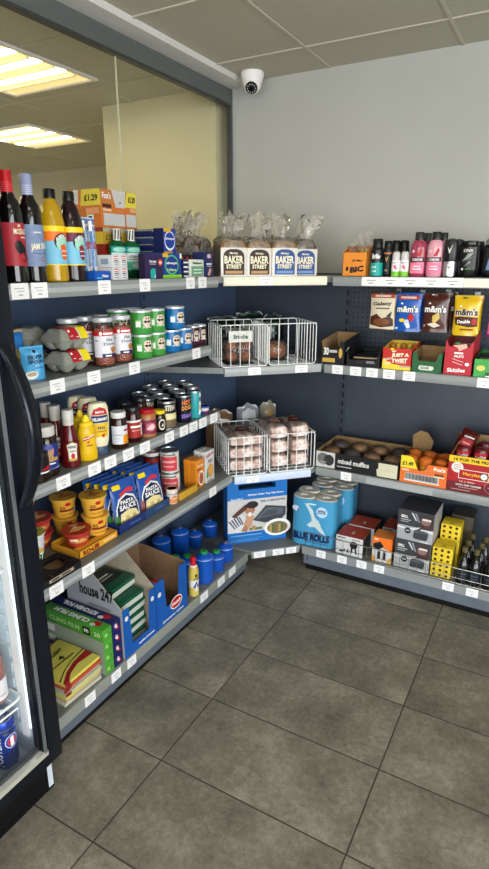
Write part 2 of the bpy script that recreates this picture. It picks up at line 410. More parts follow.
# --- left unit
XL = .445
LZ = [(1.471, -.874), (1.205, -.935), (.916, -.874), (.588, -.775)]
LT = [[19.5, 39, 104, 144.5, 190, 202], [57, 93.5, 134, 196], [63, 94, 110, 128, 144.5, 169, 183.5, 193, 202.5, 213.5], [56, 88, 212.5]]
LTB = [90, 116, 131.5, 204, 221, 232]
Lu = thing('shelving_unit', 'dark blue steel shelving bay with grey shelves under the glass on the left', 'shelving', (0, 0, 0))
YN = -1.955
MB().box(.008, .04, YN, -.03, .02, 1.476, PAN).build('back_panel', Lu)
for y in (YN+.02, -.86):
    u = MB().box(.041, .05, y-.016, y+.016, .02, 1.468, PAN)
    for k in range(28): u.box(.0498, .0503, y-.004, y+.004, .12+k*.048, .145+k*.048, BLACK)
    u.build('upright', Lu)
for i, (z, ye) in enumerate(LZ):
    sh = MB().box(.051, XL-.012, YN, ye, z-.028, z, SHELF).build('shelf', Lu)
    MB().prism([(XL-.0115, z), (XL-.004, z), (XL, z-.006), (XL, z-.034), (XL-.004, z-.04), (XL-.0115, z-.04)], lambda p, q, a: (p, a, q), YN, ye, FASC).box(XL-.003, XL+.0012, YN, ye-.0005, z-.026, z-.013, FASCL).build('price_strip', sh)
    for px in LT[i]:
        ticket(sh, (XL+.0016, sy(px, XL, z-.018), z-.018), (0, 1, 0), 0, (1, 0, 0))
ZB, YB = .1145, -.622
sh = MB().box(.051, XL-.012, YN, YB, ZB-.02, ZB, SHELF).build('base_shelf', Lu)
MB().prism([(XL-.0115, ZB), (XL-.004, ZB), (XL, ZB-.004), (XL, ZB-.040), (XL-.0115, ZB-.040)], lambda p, q, a: (p, a, q), YN, YB, mat('8d8f86', .4)).build('price_strip', sh)
for px in LTB: ticket(sh, (XL+.001, sy(px, XL, ZB-.02), ZB-.02), (0, 1, 0), 0, (1, 0, 0), w=.05 if px < 200 else .06)
MB().box(XL-.03, XL-.008, YN, YB-.004, .030, ZB-.0405, PLIN).build('plinth', Lu)
MB().box(.06, XL-.018, YN, YB-.012, .001, .0295, BLACK).box(.06, XL-.12, YN, YB-.06, .0216, ZB-.021, BLACK).build('shadow_gap', Lu)  # black block put in for the shadow gap under the plinth

# --- corner unit
Cu = thing('shelving_unit', 'angled corner shelving unit with wire baskets between the two bays', 'shelving', (0.2, -.2, 0))
def cpart(mb, name, par):
    o = mb.build(name, par)
    if par is Cu: o.location = (-.2, .2, 0)
    return o
cpart(MB().box(.041, .70, -.04, -.008, .02, 1.476, PANR), 'back_panel', Cu)
def shelfpoly(z, zt, poly, mt): return MB().prism(poly, lambda p, q, a: (p, q, a), z, zt, mt)
CZ = [(1.4695, 1.170, -.866, .767-.004, [267]), (1.080, 1.170, -.90, .739, [254, 301]), (.5737, 1.205, -.768, .718, [253]), (.13, 1.097, -.617, .660, [260, 278.5])]
for i, (z, k, yl, xr, tk) in enumerate(CZ):
    xa = .403 if i < 2 else (.4465 if i == 2 else .468)
    A = Vector((xa, xa-k)); xb = {0: .739, 1: .731, 2: .718, 3: .652}[i]; B = Vector((xb, xb-k))
    ins = Vector((-S2, S2))*.012
    poly = [(.051, -.052), (.051, yl), (A.x+ins.x, max(A.y+ins.y, yl)), (B.x+ins.x, B.y+ins.y), (xr, -.40 if i == 0 else B.y+.03), (xr, -.052)]
    sh = cpart(shelfpoly(z-.026, z, poly, SHELF), 'shelf', Cu)
    d = (B-A); L = d.length; d = d/L; nn = Vector((S2, -S2))
    pt = lambda p, q, a: (A.x+d.x*a+nn.x*p, A.y+d.y*a+nn.y*p, q)
    fm = [STRIP, FASCL, STRIPB, FASC][i]
    MB().prism([(-.0115, z), (-.003, z), (0, z-.005), (0, z-.034), (-.003, z-.038), (-.0115, z-.038)], pt, .002, L-.002, fm).build('price_strip', sh)
    for px in tk:
        # where the image column meets the strip
        best = min((abs(244.5+FPX*((Vector(pt(.001, z-.018, a*L/60))-CAM).dot(_r))/((Vector(pt(.001, z-.018, a*L/60))-CAM).dot(_fw))-px), a) for a in range(61))[1]*L/60
        ticket(sh, pt(.001, z-.018, best), (d.x, d.y, 0), 0, (nn.x, nn.y, 0), w=.06, h=.034)
    if i == 3:
        ticket(sh, pt(.001, z-.018, L*.82), (d.x, d.y, 0), 0, (nn.x, nn.y, 0), w=.055, h=.034)

# --- right unit
Ru = thing('shelving_unit', 'grey steel shelving bay with pegboard along the white back wall', 'shelving', (1.2, -.2, 0))
def rpart(mb, name, par):
    o = mb.build(name, par)
    if par is Ru: o.location = (-1.2, .2, 0)
    return o
XE = 1.74
rpart(MB().box(.701, XE, -.04, -.008, .02, 1.08, PANR), 'back_panel', Ru)
peg = MB().box(.701, XE, -.04, -.008, 1.0805, 1.476, PANR)
for i in range(40):
    for j in range(15):
        x = .735+i*.0245; z = 1.09+j*.0245
        peg.lathe([(.0042, 0), (.0042, .0006)], BLACK, 6, M=Matrix.Translation((x, -.0402, z)) @ Matrix.Rotation(PI/2, 4, 'X'))
rpart(peg, 'pegboard', Ru)
for x in (.705, XE-.02):
    u = MB().box(x-.014, x+.014, -.05, -.0405, .02, 1.468, PANR)
    for k in range(28): u.box(x-.005, x+.005, -.0503, -.0498, .12+k*.048, .147+k*.048, BLACK)
    rpart(u, 'upright', Ru)
YR = -.445
RZ = [(1.469, .770, []), (1.0798, .746, [337.5, 355.7, 372, 389, 409, 484]), (.5736, .724, [346])]
for z, xs, tk in RZ:
    sh = rpart(MB().box(xs, XE, YR+.012, -.051, z-.028, z, SHELF), 'shelf', Ru)
    MB().prism([(YR+.0115, z), (YR+.004, z), (YR, z-.006), (YR, z-.034), (YR+.004, z-.04), (YR+.0115, z-.04)], lambda p, q, a: (a, p, q), xs, XE, FASC).build('price_strip', sh)
    if z > 1.4:
        x0, x1, x2 = sx(362, YR, z), sx(464, YR, z), sx(495, YR, z)
        MB().box(x0, x1, YR-.0015, YR-.0002, z-.037, z-.001, TICK).build('price_strip_card', sh)
        MB().box(x1+.001, XE, YR-.0012, YR-.0002, z-.036, z-.003, STRIP).build('price_strip_card', sh)
        for k in range(5):
            xc = x0+(x1-x0)*(.1+.2*k); mb = MB()
            mb.art(lambda u, v, o: (xc+(u-.5)*.05, YR-.0016-o, z-.019+(v-.5)*.034), [('r', .1, .9, .6, .68, MGREY), ('r', .3, .7, .25, .35, MGREY)], base=.0002)
            mb.build('price_print', sh)
    for px in tk: ticket(sh, (sx(px, YR, z-.019), YR-.0005, z-.019), (1, 0, 0), 0, (0, -1, 0), w=.052)
    if .5 < z < .6: MB().box(sx(366, YR, z), sx(433, YR, z), YR-.0012, YR-.0001, z-.035, z-.004, FASCL).build('price_strip_card', sh)
ZR = .1321
sh = rpart(MB().box(.665, XE, YR+.012, -.051, ZR-.02, ZR, SHELF), 'base_shelf', Ru)
MB().box(.665, XE, YR, YR+.0115, ZR-.042, ZR, FASC).build('price_strip', sh)
for px in (321, 342, 361.5, 379, 448, 472): ticket(sh, (sx(px, YR, ZR-.019), YR-.0005, ZR-.019), (1, 0, 0), 0, (0, -1, 0), w=.05)
pl = MB().box(.672, XE, YR+.008, YR+.03, .034, ZR-.0425, PLIN)
for zz in (.06, .08): pl.box(.69, .696, YR+.0076, YR+.0082, zz, zz+.012, BLACK)
rpart(pl, 'plinth', Ru)
rpart(MB().box(.684, XE, YR+.018, -.06, .001, .0335, BLACK).box(.72, XE, YR+.12, -.06, .0216, ZR-.0205, BLACK), 'shadow_gap', Ru)  # black block imitates the dark shadow gap below the right plinth
# wire guard along the front of the bottom shelf
t = thing('wire_guard', 'low chrome wire guard along the front of the bottom right shelf', 'wire guard', (1.2, YR+.008, ZR))
gd = MB()
for zz, rr in ((.004, .0018), (.03, .0014), (.078, .0024)): gd.tube([(-.53, 0, zz), (.53, 0, zz)], rr, CHROME)
gd.build('rail', t)
gv = MB()
for k in range(27): gv.tube([(-.52+k*.04, .002, .002), (-.52+k*.04, .002, .078)], .0013, CHROME, 5)
gv.build('upright_wires', t)

#################################################################### PRODUCT BUILDERS
def carton(name, label, cat, w, d, h, base, loc, rz, front=(), left=(), right=(), top=(), group=None, bev=.0012):
    mb = MB().box(-w/2, w/2, -d/2, d/2, 0, h, base, bev)
    for fm, it in ((fr, front), (lf, left), (rt, right), (tp, top)):
        if it: mb.art(fm(w, d, h), list(it))
    o = mb.build(name, None, loc, rz)
    return tag(o, label, cat, group)

def bottle(name, label, cat, loc, rz, prof, mt, capprof, capm, lab=None, n=24, group=None, sxy=(1, 1), extra=None):
    t = thing(name, label, cat, loc, rz, group)
    MB().lathe(prof, mt, n, sx_=sxy[0], sy_=sxy[1]).build('body', t)
    if capprof: MB().lathe(capprof, capm, n, sx_=min(1, sxy[0]), sy_=sxy[1]).build('cap', t)
    if lab:
        r, z0, z1, A, base, items = lab
        mp0 = cyl(r, z0, z1, A)
        mp = lambda u, v, o: (lambda p: (p[0]*sxy[0], p[1]*sxy[1], p[2]))(mp0(u, v, o))
        mb = MB(); vs = []; fs = []; N = 20
        N = 32
        for i in range(N+1):
            for v in (0, 1): vs.append(mp(i/N, v, .0004))
        for i in range(N): fs.append((2*i, 2*i+2, 2*i+3, 2*i+1))
        mb.add(vs, fs, base); mb.art(mp, items, base=.0008)
        mb.build('label', t)
    if extra: extra(t)
    return t

def tin(name, label, cat, loc, rz, r, h, side, items, A=PI*1.1, lid=SILVER, group=None):
    t = thing(name, label, cat, loc, rz, group)
    mb = MB().lathe([(r*.96, 0), (r, .003), (r, h-.003), (r*.97, h)], side, 24, cap=False)
    mb.art(cyl(r, 0, h, A), items); mb.build('can', t)
    MB().lathe([(r*.98, h-.002), (r*.98, h+.001), (r*.9, h+.001), (r*.88, h-.002), (r*.2, h-.002)], lid, 24).build('lid', t)
    MB().lathe([(r*.94, .0005), (r*.94, .002)], lid, 24).build('rim', t)
    return t

def pouch_geo(w, h, d, lean=0., seal=.06, wob=.12, top_pinch=1., seed=0, crumple=0.):
    rnd = random.Random(seed); ph = [rnd.random()*6 for _ in range(4)]
    def T(u, v):
        a = max(0, 1-abs(2*u-1)**2.2); b = 0 if v > 1-seal else max(0, 1-abs(2*(v/(1-seal))-1)**3.0)
        b = max(b, (1-v)*.6 if v < .4 else 0)
        return d/2*(a*b)**.6*(1+wob*math.sin(9*u+ph[0])*math.sin(7*v+ph[1]))
    def xz(u, v):
        ww = w*(1-.05*math.sin(PI*v)*1)*(1+(top_pinch-1)*v)*(1-crumple*.8*v**4)
        return ((u-.5)*ww, v*h*(1+crumple*v*v*(.16*math.sin(7*u+ph[2])+.16*math.sin(15*u+ph[3])-.45*abs(2*u-1)**3)))
    def F(u, v, o=0):
        x, z = xz(u, v); return (x, -T(u, v)-o-.0006+lean*v+crumple*.12*v*v*math.sin(8*u+ph[0])*h, z)
    def B(u, v):
        x, z = xz(u, v); return (x, T(u, v)+lean*v+crumple*.12*v*v*math.sin(8*u+ph[0])*h, z)
    return F, B
def pouch(name, label, cat, loc, rz, w, h, d, mt, items, lean=0., group=None, seed=0, part=None, extra=None, top_pinch=1., rx=0, crumple=0.):
    F, B = pouch_geo(w, h, d, lean, seed=seed, top_pinch=top_pinch, crumple=crumple)
    mb = MB(); mb.grid(lambda u, v: F(u, v), 14, 16, mt); mb.grid(lambda u, v: B(1-u, v), 14, 16, mt)
    # art on the bulged face: subdivided rectangles and text follow F
    class A2(MB): pass
    for k, it in enumerate(items):
        o = .0012+.0003*k
        if it[0] == 'R':
            _, u0, u1, v0, v1, m2 = it
            mb.grid(lambda a, b: F(u0+(u1-u0)*a, v0+(v1-v0)*b, o), 8, 8, m2)
        else: mb.art(lambda u, v, q: F(u, v, q+o), [it], base=.0)
    o = mb.build(name if part is None else part, None, loc, rz)
    if rx: o.rotation_euler = (rx, 0, rz)
    tag(o, label, cat, group)
    return o

#################################################################### LEFT SHELF 1  (bottles and boxes)
z = 1.471
WG = mat('0a0708', .12, coat=.6)
winep = [(.028, 0), (.0317, .002), (.0322, .008), (.0322, .168), (.031, .182), (.027, .198), (.019, .212), (.0150, .224), (.0145, .266)]
def foil(base, band):
    def f(t):
        mb = MB().lathe([(.0153, .221), (.0153, .272), (.0145, .275), (.002, .275)], base, 20)
        for k in range(5): mb.lathe([(.01535, .225+k*.005), (.01555, .2262+k*.005), (.01535, .2275+k*.005)], band, 20, cap=False)
        mb.build('foil_cap', t)
    return f
xw = .392
bottle('wine_bottle', 'red wine bottle with bright red foil cap and red bull label, beside the fridge', 'wine bottle', PL(sy(17, .397, z), .397, z), RL-.22, winep, WG, None, None,
       (.0324, .044, .150, 3.0, mat('a62a34', .5), [('t', 'El', .56, .93, .08, .06, CREAM), ('t', 'MOZALO', .60, .80, .40, .13, CREAM), ('t', 'WINES', .66, .66, .16, .045, CREAM),
        ('p', [(.40, .42), (.44, .34), (.52, .26), (.60, .32), (.66, .27), (.72, .38), (.70, .44), (.62, .52), (.56, .58), (.50, .60), (.46, .55), (.47, .50)], INK), ('p', [(.38, .42), (.44, .47), (.48, .62), (.42, .54)], INK),
        ('p', [(.50, .18), (.62, .10), (.74, .2), (.62, .13)], INK), ('p', [(.62, .28), (.80, .12), (.82, .14), (.66, .30)], INK)]), extra=foil(RED, mat('d8404a')))
bottle('wine_bottle', 'red wine bottle with pale lilac foil cap and blue-grey label', 'wine bottle', PL(sy(36, .393, z), .393, z), RL-.22, winep, WG, None, None,
       (.0324, .043, .149, 3.0, mat('7c8cae', .55, var=.25, scale=90), [('t', 'JAM SHED', .60, .47, .60, .19, CREAM, .05), ('r', .4, .62, .80, .83, OFFW), ('p', [(.55, .17), (.62, .23), (.69, .17), (.62, .11)], DRED), ('r', .59, .65, .155, .185, OFFW), ('r', .35, .75, .30, .31, INK)]), extra=foil(mat('8f98ba', .4), mat('b4bad2')))
sqp = [(.031, 0), (.0348, .003), (.0358, .012), (.0348, .045), (.0358, .055), (.0358, .143), (.035, .158), (.0315, .179), (.025, .202), (.0165, .217), (.0135, .224), (.0135, .229)]
for px, nm, liq, lab, topc, labl in ((57, 'squash_bottle', mat('b08a10', .15, coat=.4), mat('79b9d4', .5), ORANGE, 'tall yellow squash bottle with black cap and blue orange-fruit label'),
                               (75, 'squash_bottle', mat('1d0b10', .12, coat=.4), mat('79b9d4', .5), mat('6a1a3a'), 'tall dark blackcurrant squash bottle with black cap and blue label')):
    bottle(nm, labl, 'bottle', PL(sy(px, .390, z), .390, z), RL-.3, sqp, liq, [(.0165, .222), (.0168, .245), (.0155, .247), (.002, .247)], BLACK,
       (.0360, .045, .150, 3.3, lab, [('r', 0, 1, .86, 1, YEL), ('r', 0, 1, .62, .86, topc), ('o', .58, .56, .20, .26, lab), ('o', .58, .60, .20, .22, INK), ('o', .58, .54, .155, .175, mat('9fd0b8')),
        ('t', 'ROBINSONS', .58, .75, .30, .085, WHITE, 0, .10), ('p', [(.52, .5), (.62, .56), (.68, .44), (.68, .2), (.6, .12), (.54, .2), (.52, .36)], mat('d8602a') if topc is ORANGE else mat('7c3040')), ('r', .53, .68, .36, .38, WHITE), ('r', .54, .68, .24, .26, WHITE), ('r', 0, 1, 0, .03, YEL)]))
# toothbrushes on cards
BRC = mat('9fc0d6', .3)
for i, (px, xx, lb) in enumerate(((87, .372, 'toothbrush in a clear blister card, left one behind the blue box'), (94, .372, 'toothbrush in a clear blister card, right one behind the blue box'))):
    t = thing('toothbrush', lb, 'toothbrush', PL(sy(px, xx, z), xx, z), RL-.5)
    t.rotation_euler = (math.radians(-3), 0, RL-.5)
    mb = MB().box(-.016, .016, -.001, .001, 0, .185, BRC); mb.art(fr(.032, .002, .185), [('r', .05, .95, .8, .98, BLUE), ('r', .05, .95, .5, .62, RED), ('r', .05, .95, .05, .22, WHITE), ('t', 'Wisdom', .5, .88, .8, .06, WHITE)]); mb.build('card', t)
    mh = MB().tube([(0, -.007, .02), (0, -.009, .07), (.002, -.008, .11), (0, -.007, .15)], .004, mat('3f7fc8')); mh.build('handle', t)
    MB().box(-.005, .005, -.012, -.004, .145, .175, WHITE, .001).build('brush_head', t)
    MB().box(-.013, .013, -.016, -.0012, .01, .18, FILM2, .004).build('blister', t)
carton('toothpaste_box', 'low blue toothpaste box at the shelf edge in front of the toothbrushes', 'box', .070, .06, .028, mat('1450a8'), PL(sy(103.5, .43, z), .40, z), RL,
       front=[('t', 'Wisdom', .62, .5, .4, .3, WHITE), ('p', [(.1, .2), (.45, .2), (.38, .35), (.1, .35)], CYAN)], top=[('r', 0, 1, 0, 1, mat('0d3f90'))])
# biscuit cartons, two stacked at the back
s0, s1 = sy(102, .232, z+.2), sy(137, .232, z+.2)
wf_ = s1-s0
FOXO = mat('cf7430'); FOXY = mat('e0cd45')
foxfront = [('r', 0, 1, .62, 1, mat('c0763c')), ('p', [(.66, .58), (.74, 1), (1, 1), (1, .58)], FOXY), ('p', [(.30, 1), (.40, .55), (.66, .55), (.70, 1)], mat('c9c6c0')), ('t', "Fox's", .16, .84, .24, .17, WHITE), ('r', .04, .28, .52, .62, BROWN), ('t', 'Ginger', .16, .46, .24, .1, CREAM),
            ('r', .05, .64, .06, .38, mat('c3c4c2')), ('r', .68, .97, .06, .40, mat('c3c4c2')), ('r', .8, .97, .46, .56, mat('d9a57a')), ('t', '£1.29', .86, .80, .2, .17, INK), ('r', .5, .54, .66, .70, INK)]
foxleft = [('p', [(.45, .58), (.5, 1), (1, 1), (1, .58)], FOXY), ('t', '£1.29', .75, .78, .36, .17, INK), ('p', [(0, .7), (.3, 1), (.42, 1), (.4, .62)], mat('d8d6d0')), ('r', .6, .95, .36, .52, mat('e5a070')), ('r', .62, .8, .10, .34, WHITE), ('r', .66, .76, .13, .3, BROWN), ('p', [(0, .1), (.5, .16), (.5, .24), (0, .2)], RED)]
dfx = .172
carton('biscuit_carton', 'orange biscuit multipack carton with yellow corners, on top of the stack', 'carton', wf_, dfx, .126, FOXO, PL((s0+s1)/2, .230-dfx/2, z+.172), RL, front=foxfront, left=foxleft, top=[('r', 0, 1, 0, 1, mat('c9b890'))])
REDC = mat('8c1e16')
carton('biscuit_carton', 'dark red biscuit carton with yellow price band under the orange carton', 'carton', wf_, dfx, .1715, REDC, PL((s0+s1)/2, .232-dfx/2, z), RL,
       front=[('r', 0, 1, .68, .92, mat('b8982c')), ('t', '£1.99 only', .3, .8, .46, .15, INK), ('r', .05, .3, .25, .5, mat('c8561e')), ('r', .3, .36, .1, .5, YEL), ('r', 0, 1, .92, 1, mat('b0a890'))],
       left=[('r', 0, 1, .68, .92, mat('d5b93c')), ('t', '£1.99', .5, .8, .4, .15, INK)])
# small medicine packs 2x2
pk = None
mw = .0345
sa = sy(116.5, .425, z+.03)
names = ['white and red medicine pack, bottom left of the little block of four', 'white and red medicine pack, bottom right of the little block of four', 'white and red medicine pack, top left of the little block of four', 'white and red medicine pack, top right of the little block of four']
for i in range(4):
    loc = PL(sa+(i % 2)*(mw+.0025), .372, z+(i//2)*.0385)
    if pk is None:
        pk = carton('medicine_pack', names[0], 'medicine pack', mw, .105, .0375, mat('d4d2d4'), loc, RL, front=[('o', .5, .80, .34, .13, RED), ('r', .2, .8, .75, .84, WHITE), ('r', .22, .78, .50, .58, INK), ('r', .25, .75, .36, .42, MGREY), ('r', .25, .75, .18, .24, MGREY)],
                    left=[('r', .55, .85, .25, .7, mat('8896aa')), ('r', .1, .4, .3, .36, LGREY)], group='medicine packs by the mouthwash')
    else: dup(pk, loc, RL, names[i])
# mouthwash
MWG = mat('0d5a30', .1, trans=.2, coat=.3)
mwp = [(.026, 0), (.029, .004), (.029, .104), (.026, .119), (.015, .129), (.0125, .132)]
def strp(t):
    mb = MB().lathe([(.0145, .128), (.0145, .166), (.0135, .168), (.002, .168)], OFFW, 20)
    mp = cyl(.0145, .13, .166, 2*PI)
    for k in range(9): mb.art(mp, [('p', [(k/9, .05), (k/9+.05, .05), (k/9+.09, .95), (k/9+.04, .95)], INK)])
    mb.build('cap', t)
for px, xx, lb in ((119, .262, 'green mouthwash bottle, the half-hidden left one behind the medicine packs'), (133, .268, 'green mouthwash bottle with teal and white label, right one of the pair')):
    bottle('mouthwash_bottle', lb, 'bottle', PL(sy(px, xx, z), xx, z), RL-.35, mwp, MWG, None, None, (.0292, .028, .108, 2.2, mat('e8f2ee'), [('r', 0, 1, .74, 1, TEAL), ('o', .5, .87, .4, .1, mat('9fe0cf')), ('t', 'CITROX', .5, .58, .6, .1, INK), ('r', .2, .8, .44, .47, MGREY), ('r', 0, 1, 0, .36, mat('4fc0a4')), ('o', .55, .18, .2, .14, mat('d8f0e4'))]), extra=strp, sxy=(1.12, .8))
# purple box, sanitary boxes, stacks
s0, s1 = sy(145, .425, z+.04), sy(163, .425, z+.04)
carton('condom_box', 'dark purple box with orange dot and teal figure, front row', 'box', s1-s0, .026, .082, mat('2c1d4a'), PL((s0+s1)/2, .425-.013, z), RL,
       front=[('t', 'Thin feel', .42, .70, .4, .09, WHITE), ('r', .25, .6, .58, .61, LGREY), ('o', .84, .66, .12, .13, mat('e2572b')), ('o', .84, .66, .07, .04, WHITE), ('p', [(.28, .0), (.26, .3), (.34, .42), (.52, .42), (.56, .3), (.56, 0)], TEAL), ('p', [(.46, .05), (.56, .2), (.52, .06)], WHITE)], left=[('r', 0, 1, 0, 1, mat('1f1436'))])
s2 = sy(181.5, .42, z+.04)
ALW = [('r', 0, 1, 0, .14, LIME), ('o', .48, .54, .36, .40, mat('58b56a')), ('o', .48, .54, .31, .34, mat('123a8a')), ('t', 'always', .47, .60, .54, .13, WHITE), ('t', 'Ultra', .47, .34, .46, .11, mat('bfe08a')), ('r', .02, .3, .84, 1, mat('d9a838')), ('r', .9, 1, .8, 1, WHITE)]
carton('sanitary_pad_box', 'blue sanitary pad box with lime green base, bottom of the pair', 'box', s2-s1-.003, .10, .086, mat('123a8a'), PL((s1+s2)/2+.001, .42-.05, z), RL, front=ALW, top=[('r', 0, 1, .6, 1, mat('d9a838'))])
sA, sB = sy(162, .365, z+.13), sy(174, .365, z+.13)
carton('sanitary_pad_box', 'upright blue sanitary pad box with white ring, on top of the lime-based box', 'box', sB-sA, .045, .086, mat('15409a'), PL((sA+sB)/2, .35, z+.0875), RL,
       front=[('o', .5, .5, .44, .40, WHITE), ('o', .5, .52, .40, .33, mat('15409a')), ('t', 'always', .48, .58, .74, .12, WHITE), ('r', 0, .6, .86, 1, mat('d9a838')), ('r', 0, .7, 0, .07, mat('d9a838'))], left=[('r', 0, 1, 0, 1, NAVY)])
# stack of flat navy packs behind the purple box
sA, sB = sy(147, .30, z+.1), sy(160, .30, z+.1)
cols = [NAVY, NAVY, mat('0d1438'), mat('20305a'), NAVY, mat('20305a'), NAVY]
first = None
for k in range(7):
    loc = PL((sA+sB)/2+random.uniform(-.001, .001), .265, z+k*.0245)
    lb = 'flat navy pack in the stack behind the purple box, ' + ['lowest', 'second from the bottom', 'third from the bottom', 'middle one', 'third from the top', 'second from the top', 'topmost'][k]
    carton('tissue_pack', lb, 'pack', sB-sA+.002, .12, .0235, cols[k], loc, RL, front=[('r', 0, 1, .70, .86, [NAVY, NAVY, NAVY, mat('3a4a80'), mat('b04a3a'), mat('9aa87a'), mat('b8b49c')][k])], left=[('r', 0, 1, .75, .9, mat('8a8f80'))], group='flat navy packs stacked behind the purple box')
sA, sB = sy(135, .27, z+.1), sy(147, .27, z+.1)
carton('tampon_box', 'tall dark navy box behind the mouthwash bottles', 'box', sB-sA-.006, .09, .165, NAVY, PL((sA+sB)/2+.022, .20, z), RL, front=[('r', 0, 1, .8, .86, mat('b8b490')), ('r', .2, .8, .4, .5, mat('2a3a7c'))])
s3, s4 = sy(183, .41, z+.03), sy(189, .41, z+.03)
first = None
for k in range(4):
    lb = 'slim navy and white pack in the small stack left of the green pack, ' + ['lowest', 'second up', 'third up', 'topmost'][k]
    loc = PL((s3+s4)/2, .365, z+k*.0165)
    if first is None: first = carton('plaster_pack', lb, 'pack', s4-s3, .09, .0155, NAVY, loc, RL, front=[('r', .1, .9, .15, .5, WHITE)], left=[('r', .1, .9, .3, .7, mat('c9cbd8'))], group='slim navy packs in a small stack')
    else: dup(first, loc, RL, lb)
s5, s6 = sy(190.5, .415, z+.03), sy(204, .415, z+.03)
carton('tissue_pack', 'white and pale green pocket tissue pack in front of the sliced loaves', 'pack', s6-s5, .05, .066, mat('d9e0d4'), PL((s5+s6)/2, .39, z), RL, front=[('r', .06, .94, .06, .62, mat('6fa07c')), ('r', .2, .8, .40, .45, WHITE), ('r', .2, .8, .22, .27, WHITE), ('t', 'Balsam', .5, .8, .7, .13, DGREEN)], bev=.004)
carton('tampon_box', 'long dark plum box with orange flower pattern behind the pocket tissues', 'box', sy(206, .34, z+.08)-sy(183, .34, z+.08), .05, .085, mat('2c1530'), PL(sy(194.5, .34, z+.08), .29, z), RL, front=[('o', .2+.2*k, .85, .05, .07, mat('b8532e')) for k in range(4)])
s7, s8 = sy(206, .42, z+.05), sy(214, .42, z+.05)
carton('plaster_pack', 'navy plaster box with a pink plaster picture at the shelf end', 'box', s8-s7-.004, .06, .094, mat('232b5c'), PL((s7+s8)/2, .385, z), RL, front=[('o', .5, .84, .26, .09, mat('d9b0c0')), ('r', .15, .85, .5, .55, WHITE), ('r', .2, .8, .42, .45, LGREY), ('p', [(.25, .08), (.55, .36), (.8, .3), (.5, .04)], mat('d8a08c'))])

#################################################################### LOAVES
CRUST = noise_mat('bread_crust', '6a4a2c', '94703f', 60, .8, .3); CRUMB = noise_mat('bread_crumb', 'c9a878', 'dcc098', 90, .9, .2)
BAGW = mat('ddd6cc', .3, coat=.3)
def loaf(label, loc, rz, w, h, d, colr, dark=False, lean=(0, 0), nseed=1, front=True, neck=.14):
    t = thing('bread_loaf', label, 'bread', loc, rz, 'bagged loaves on the top shelf')
    hw = w/2-.004
    prof = [(-hw, .004), (hw, .004), (hw, h*.74), (hw+.002, h*.86), (hw*.86, h*.96), (hw*.5, h), (-hw*.5, h), (-hw*.86, h*.96), (-hw-.002, h*.86), (-hw, h*.74)]
    MB().prism(prof, lambda p, q, a: (p, a, q), -d/2+.004, d/2-.004, CRUST if not dark else noise_mat('dark_crust', '3c2a1c', '5a4028', 60, .8, .3)).build('bread', t)
    # printed wrapper: open box sleeve, white up to the band
    wr = MB()
    zt = h*.80
    wr.box(-w/2-.001, w/2+.001, -d/2-.0015, -d/2+.0015, 0, zt, BAGW if front else FILM, .0007)
    wr.box(-w/2-.0015, -w/2+.0005, -d/2+.002, d/2, 0, zt*.93, FILM); wr.box(w/2-.0005, w/2+.0015, -d/2+.002, d/2, 0, zt*.93, FILM)
    if colr:
        arch = [(.09, .07), (.91, .07), (.91, .66), (.88, .77), (.78, .86), (.62, .90), (.38, .90), (.22, .86), (.12, .77), (.09, .66)]
        its = [('p', arch, colr), ('t', 'Mighty', .5, .76, .32, .08, CREAM), ('t', 'BAKER', .5, .56, .74, .25, CREAM, 0, .0), ('t', 'STREET', .5, .34, .60, .14, CREAM), ('r', .16, .84, .11, .20, mat('b98a50') if colr is BROWN2 else mat('6f8fc0'))]
        wr.art(lambda u, v, o: ((u-.5)*w, -d/2-.0015-o, v*h*.86-.002), its)
    wr.build('wrapper', t)
    # clear bag: gathers over the loaf into a twisted neck that flares
    rnd = random.Random(nseed); P = [rnd.random()*6.3 for _ in range(8)]
    levels = [(1.0, h*.80, 1), (1.0, h*.93, 1), (.93, h*1.015, 1), (.84, h*1.06, .8), (.66, h*1.11, .8), (.50, h*1.17, .8), (.54, h*1.18+neck*.14, 1.), (.66, h*1.18+neck*.28, 1.2), (.80, h*1.18+neck*.42, 1.3), (.78, h*1.18+neck*.54, 1.4)]
    n = 36; vs = []; fs = []
    for j, (sc, zz, am) in enumerate(levels):
        q = j/(len(levels)-1)
        for k in range(n):
            a = 2*PI*k/n; ca, sa_ = math.cos(a), math.sin(a)
            ex = math.copysign(abs(ca)**.45, ca)*(w/2+.001); ey = math.copysign(abs(sa_)**.45, sa_)*(d/2+.001)
            ry = sc if j < 3 else sc*.62
            r2 = 1 if j < 2 else 1+am*(.16*math.sin(5*a+P[0]+j*.9)+.12*math.sin(9*a+P[1]-j*1.5)+.09*math.sin(14*a+P[2]+j))*min(1, (j-1)*.3)
            lx = lean[0]*max(0, q-.3)*1.4; ly = lean[1]*max(0, q-.3)*1.4
            dz = 0 if j < 2 else (.005*math.sin(4*a+P[3]+j)+.004*math.sin(7*a+P[4]-j))*(1 if j < 6 else 2.6)
            vs.append((ex*sc*r2+lx, ey*ry*r2+ly, zz+dz))
    for j in range(len(levels)-1):
        for k in range(n): fs.append((j*n+k, j*n+(k+1) % n, (j+1)*n+(k+1) % n, (j+1)*n+k))
    MB().add(vs, fs, FILM).build('clear_bag', t)
    return t
BROWN2 = mat('321a14', .5); BLU2 = mat('264c88', .5)
zc = 1.4695
loaf('brown-labelled sliced loaf in a clear bag, the leftmost facing loaf on the corner shelf', PC(-.207, 1.15-.085*1.414, zc), RC, .112, .146, .17, BROWN2, lean=(.02, .0), nseed=2)
